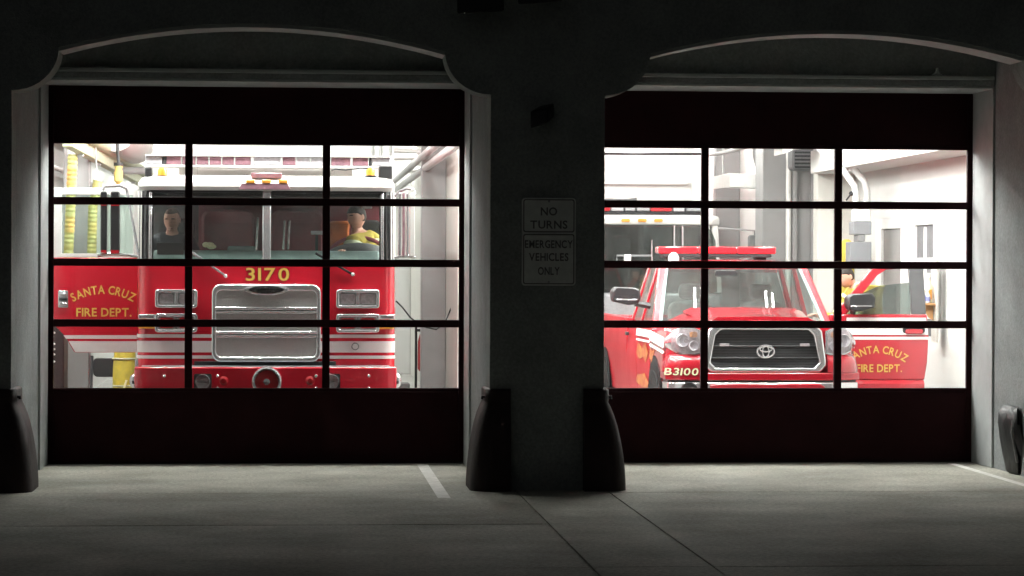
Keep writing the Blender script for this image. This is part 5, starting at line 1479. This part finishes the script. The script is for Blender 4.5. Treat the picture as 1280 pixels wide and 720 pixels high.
# wooden wall shelf with bottles, right of the open door
WY = 29.3
p, q = at(1149, 384, WY), at(1166, 379, WY)
t = thing('wall_shelf', 'small wooden bracket shelf right of the open pickup door', 'shelf', ((p.x+q.x)/2, WY, p.z))
box('board', 'wood', t, p.x, q.x+0.03, WY-0.02, WY+0.2, p.z+0.02, q.z, 0.006)
MB().prism([(p.x+0.05, p.z+0.019), (q.x+0.02, p.z+0.019), (q.x+0.02, p.z-0.15), (q.x-0.03, p.z-0.12)], WY+0.06, WY+0.09).build('bracket', 'wood', t)
box('back_board', 'wall_cream', t, q.x+0.031, q.x+0.06, WY-0.02, WY+0.22, p.z-0.4, q.z+0.5)
sz_ = q.z + 0.001
def bottle(x, y, h, r, m1, m2, lab, nm='spray_bottle'):
    t = thing(nm, lab, 'bottle', (x, y, sz_))
    MB().lathe([(r*0.9, 0), (r, 0.01), (r, h*0.55), (r*0.45, h*0.75), (r*0.4, h*0.85)], (x, y, sz_), 'z', 14).build('bottle_body', m1, t)
    MB().lathe([(r*1.02, h*0.12), (r*1.02, h*0.45)], (x, y, sz_), 'z', 14).build('wrapper', m2, t)
    MB().box(x-r*1.1, x+r*0.5, y-0.012, y+0.012, sz_+h*0.851, sz_+h).build('trigger', 'pipe_white', t, 0.004)
bottle(p.x+0.05, WY+0.03, 0.2, 0.036, 'pipe_white', 'label_blue', 'small white spray bottle at the left end of the wooden shelf')
bottle(p.x+0.13, WY+0.1, 0.34, 0.042, 'letter_cream', 'amber', 'tall bottle with orange label at the right end of the wooden shelf')
bottle(p.x+0.10, WY+0.02, 0.16, 0.03, 'pipe_white', 'label_blue', 'short blue labelled bottle between the others on the shelf')
p, q = at(1149, 404, WY), at(1163, 393, WY)
tag(box('outlet_box', 'box_grey', None, at(1158, 414, WY+0.3).x-0.05, at(1170, 400, WY+0.3).x, WY+0.2, WY+0.26, at(1158, 421, WY).z, at(1158, 411, WY).z, 0.006), 'small grey outlet box below the wooden shelf', 'box')

# ================================================================== OUTSIDE THINGS
# iron wheel guards at the foot of the piers
def guard(cx, cy, s, label):
    """quarter bell round a pier corner; s = side on which it flares"""
    t = thing('wheel_guard', label, 'bollard', (cx, cy, 0), 'iron wheel guards at the pier corners')
    prof = [(0.30, 0.0), (0.298, 0.07), (0.285, 0.2), (0.262, 0.38), (0.232, 0.55), (0.2, 0.68), (0.182, 0.74), (0.186, 0.76), (0.186, 0.83), (0.178, 0.845), (0.001, 0.85)]
    a0, a1 = (math.pi*0.5, math.pi*2.0) if s < 0 else (math.pi, math.pi*2.5)
    mb = MB()
    mb.lathe(prof, (cx, cy, 0.002), 'z', 30, a0, a1)
    mb.build('casting', 'guard_iron', t)
    MB().lathe([(0.19, -0.012), (0.196, 0.0), (0.19, 0.012)], (cx, cy, 0.72), 'z', 30, a0, a1).build('collar', 'guard_iron', t)
    ax = cx + s*0.2
    MB().tube([(ax-s*0.02, cy, 0.72), (ax+s*0.03, cy, 0.72), (ax+s*0.03, cy, 0.67)], 0.014, 8).build('hook', 'dark_metal', t)
    return t
G = 0.13
def guard_at(px_outer, s, pier_x, label):
    guard(pier_x, YF-0.001, s, label)
def guard2(x_in, x_top, x_out, s, label):
    """bell whose inner edge is upright on the pier face; wraps round the corner at pier_x"""
    t = thing('wheel_guard', label, 'bollard', ((x_in+x_out)/2, YF, 0), 'iron wheel guards at the pier corners')
    H_ = 0.855
    prof = [(0.0, 1.0), (0.08, 0.995), (0.2, 0.96), (0.35, 0.88), (0.5, 0.76), (0.63, 0.62), (0.74, 0.46), (0.82, 0.3), (0.865, 0.18), (0.88, 0.2), (0.985, 0.2), (1.0, 0.12)]
    W0 = abs(x_top - x_in)
    W1 = abs(x_out - x_in)
    mb = MB(); rings = []
    for h, k in prof:
        w = W0 + (W1-W0)*(k-0.18)/0.82
        dF = 0.05 + 0.11*(k-0.12)       # how far it stands in front of the pier
        dB = 0.42 + 0.10*k               # how far back it runs along the pier side
        ring = []
        # plan: from inner front edge, round the outer corner, to the rear end at the pier side
        r = min(0.16, w*0.6)
        ring.append((x_in, YF-0.001+0.03, h*H_))
        ring.append((x_in, YF-dF, h*H_))
        for i in range(9):
            a = math.radians(90*i/8)
            ring.append((x_in + s*(w-r + r*math.sin(a)), YF-dF+r - r*math.cos(a), h*H_))
        ring.append((x_in + s*w, YF+dB, h*H_))
        ring.append((x_in + s*min(w, W0)*0.6, YF+dB, h*H_))
        ring.append((x_in + s*min(w, W0)*0.6, YF+0.03, h*H_))
        rings.append(ring)
    mb.loft(rings)
    mb.build('casting', 'guard_iron', t, angle=50)
    xh = x_in + s*(W0+0.01)
    MB().tube([(xh-s*0.01, YF+0.06, 0.785), (xh+s*0.012, YF+0.06, 0.785), (xh+s*0.012, YF+0.06, 0.765)], 0.012, 8).build('hook', 'dark_metal', t)
gx = lambda px: at(px, 560, YF-0.05).x
guard2(gx(638), gx(607), gx(588), -1, 'flared dark iron guard on the left corner of the middle pier')
guard2(gx(729.5), gx(762), gx(783.5), 1, 'flared dark iron guard on the right corner of the middle pier')
guard2(gx(-12), gx(19.5), gx(40), 1, 'flared dark iron guard at the left edge, beside the left bay')
# traffic sign on the pier
sc0, sc1 = at(652, 357, YF-0.02), at(720, 247.5, YF-0.02)
t = thing('traffic_sign', 'pale two-part traffic sign about turns and emergency vehicles on the middle pier', 'sign', ((sc0.x+sc1.x)/2, YF, sc0.z))
MB().prism(rrect(sc0.x, sc1.x, sc0.z, sc1.z, 0.03), YF-0.02, YF-0.003).build('plate', 'sign_face', t, 0.002)
zs = lambda y: at(686, y, YF-0.02).z
b = 0.012
ring_frame(MB(), rrect(sc0.x+b, sc1.x-b, zs(290.5), sc1.z-b, 0.02), rrect(sc0.x+b+0.009, sc1.x-b-0.009, zs(289), sc1.z-b-0.009, 0.014), YF-0.0225, YF-0.0205).build('border', 'sign_ink', t)
ring_frame(MB(), rrect(sc0.x+b, sc1.x-b, sc0.z+b, zs(292.5), 0.02), rrect(sc0.x+b+0.009, sc1.x-b-0.009, sc0.z+b+0.009, zs(294), 0.014), YF-0.0225, YF-0.0205).build('border', 'sign_ink', t)
xc = (sc0.x+sc1.x)/2
for s, y, w, h in (('NO', 264, 0.135, 0.068), ('TURNS', 280.5, 0.31, 0.068), ('EMERGENCY', 305, 0.40, 0.066), ('VEHICLES', 321, 0.33, 0.066), ('ONLY', 338.5, 0.18, 0.066)):
    text(MB(), s, xc, zs(y), YF-0.0225, h, width=w, off=0.02, gap=0.14).build('lettering', 'sign_ink', t)
for z in (sc0.z+0.03, sc1.z-0.03):
    MB().sphere((xc, YF-0.022, z), (0.01, 0.006, 0.01), 8, 5).build('bolt', 'tank_steel', t)
# dark loudspeaker horn on the pier above the sign
c = at(679, 147, YF-0.12)
t = thing('wall_fixture', 'dark angled lamp fixture on the middle pier above the sign', 'wall lamp', (c.x, YF, c.z))
MB().loft([[(c.x-0.115, YF-0.16, c.z-0.10), (c.x+0.03, YF-0.2, c.z-0.05), (c.x+0.03, YF-0.2, c.z+0.07), (c.x-0.115, YF-0.16, c.z+0.05)],
           [(c.x-0.05, YF-0.03, c.z-0.03), (c.x+0.10, YF-0.06, c.z+0.0), (c.x+0.10, YF-0.06, c.z+0.13), (c.x-0.03, YF-0.03, c.z+0.10)]]).build('hood', 'black_plastic', t, 0.015)
MB().lathe([(0.05, -0.03), (0.055, -0.001)], (c.x+0.02, YF, c.z+0.05), 'y', 16).build('mount', 'dark_metal', t)
MB().tube([(c.x+0.02, YF-0.03, c.z+0.05), (c.x+0.01, YF-0.09, c.z+0.03)], 0.025, 10).build('arm', 'dark_metal', t)
# black twin flood lamps above the pier, cut by the top of the picture
for px, py, w, lab in ((600, 8, 0.2, 'left black flood lamp at the top edge above the middle pier'), (674, -4, 0.19, 'right black flood lamp at the top edge above the middle pier')):
    c = at(px, py, YF-0.25)
    t = thing('flood_lamp', lab, 'flood lamp', (c.x, YF, c.z))
    MB().loft([[(c.x-w, YF-0.35, c.z-0.08), (c.x+w, YF-0.35, c.z-0.05), (c.x+w, YF-0.3, c.z+0.12), (c.x-w, YF-0.3, c.z+0.12)],
               [(c.x-w*0.6, YF-0.12, c.z+0.0), (c.x+w*0.6, YF-0.12, c.z+0.0), (c.x+w*0.6, YF-0.1, c.z+0.14), (c.x-w*0.6, YF-0.1, c.z+0.14)]]).build('hood', 'black_plastic', t, 0.02)
    MB().tube([(c.x, YF-0.12, c.z+0.07), (c.x, YF-0.001, c.z+0.07)], 0.03, 10).build('arm', 'dark_metal', t)
# conduit clip on the moulding over the right door
c = at(1172, 90, YB-0.1)
t = thing('door_sensor', 'small pale sensor bracket on the moulding over the right door', 'sensor', (c.x, YB-0.06, c.z))
MB().prism([(c.x-0.05, c.z-0.025), (c.x+0.05, c.z-0.025), (c.x+0.015, c.z+0.0), (c.x+0.01, c.z+0.04), (c.x-0.01, c.z+0.04), (c.x-0.015, c.z)], YB-0.10, YB-0.0605).build('bracket', 'trim_paint', t, 0.003)
# slumped black bag against the right jamb
c = at(1272, 560, 23.65)
t = thing('duffel_bag', 'black slumped bag against the right pier at the picture edge', 'bag', (6.55, 23.75, 0))
rings = []
for z, rx_, ry, ox in ((0.0, 0.05, 0.2, 0.02), (0.02, 0.08, 0.26, 0.02), (0.14, 0.1, 0.3, 0.02), (0.3, 0.125, 0.33, -0.01), (0.44, 0.145, 0.34, -0.03), (0.53, 0.135, 0.32, -0.03), (0.575, 0.10, 0.26, -0.02), (0.59, 0.04, 0.12, 0.0)):
    ring = []
    for i in range(26):
        a = 2*math.pi*i/26
        k = 1 + 0.12*math.sin(5*a+z*13) + 0.09*math.sin(9*a-z*23) + 0.06*math.sin(14*a+z*40)
        x = 6.595 + ox*0.6 + rx_*0.72*k*math.cos(a)
        ring.append((min(x, 6.588), 23.75 + ry*0.9*k*math.sin(a), z*1.06))
    rings.append(ring)
MB().loft(rings).build('bag_body', 'black_bag', t, angle=60)
MB().tube([(6.52, 23.52, 0.5), (6.5, 23.49, 0.4), (6.53, 23.5, 0.25), (6.56, 23.52, 0.12)], 0.014, 8).build('strap', 'fabric_grey', t)
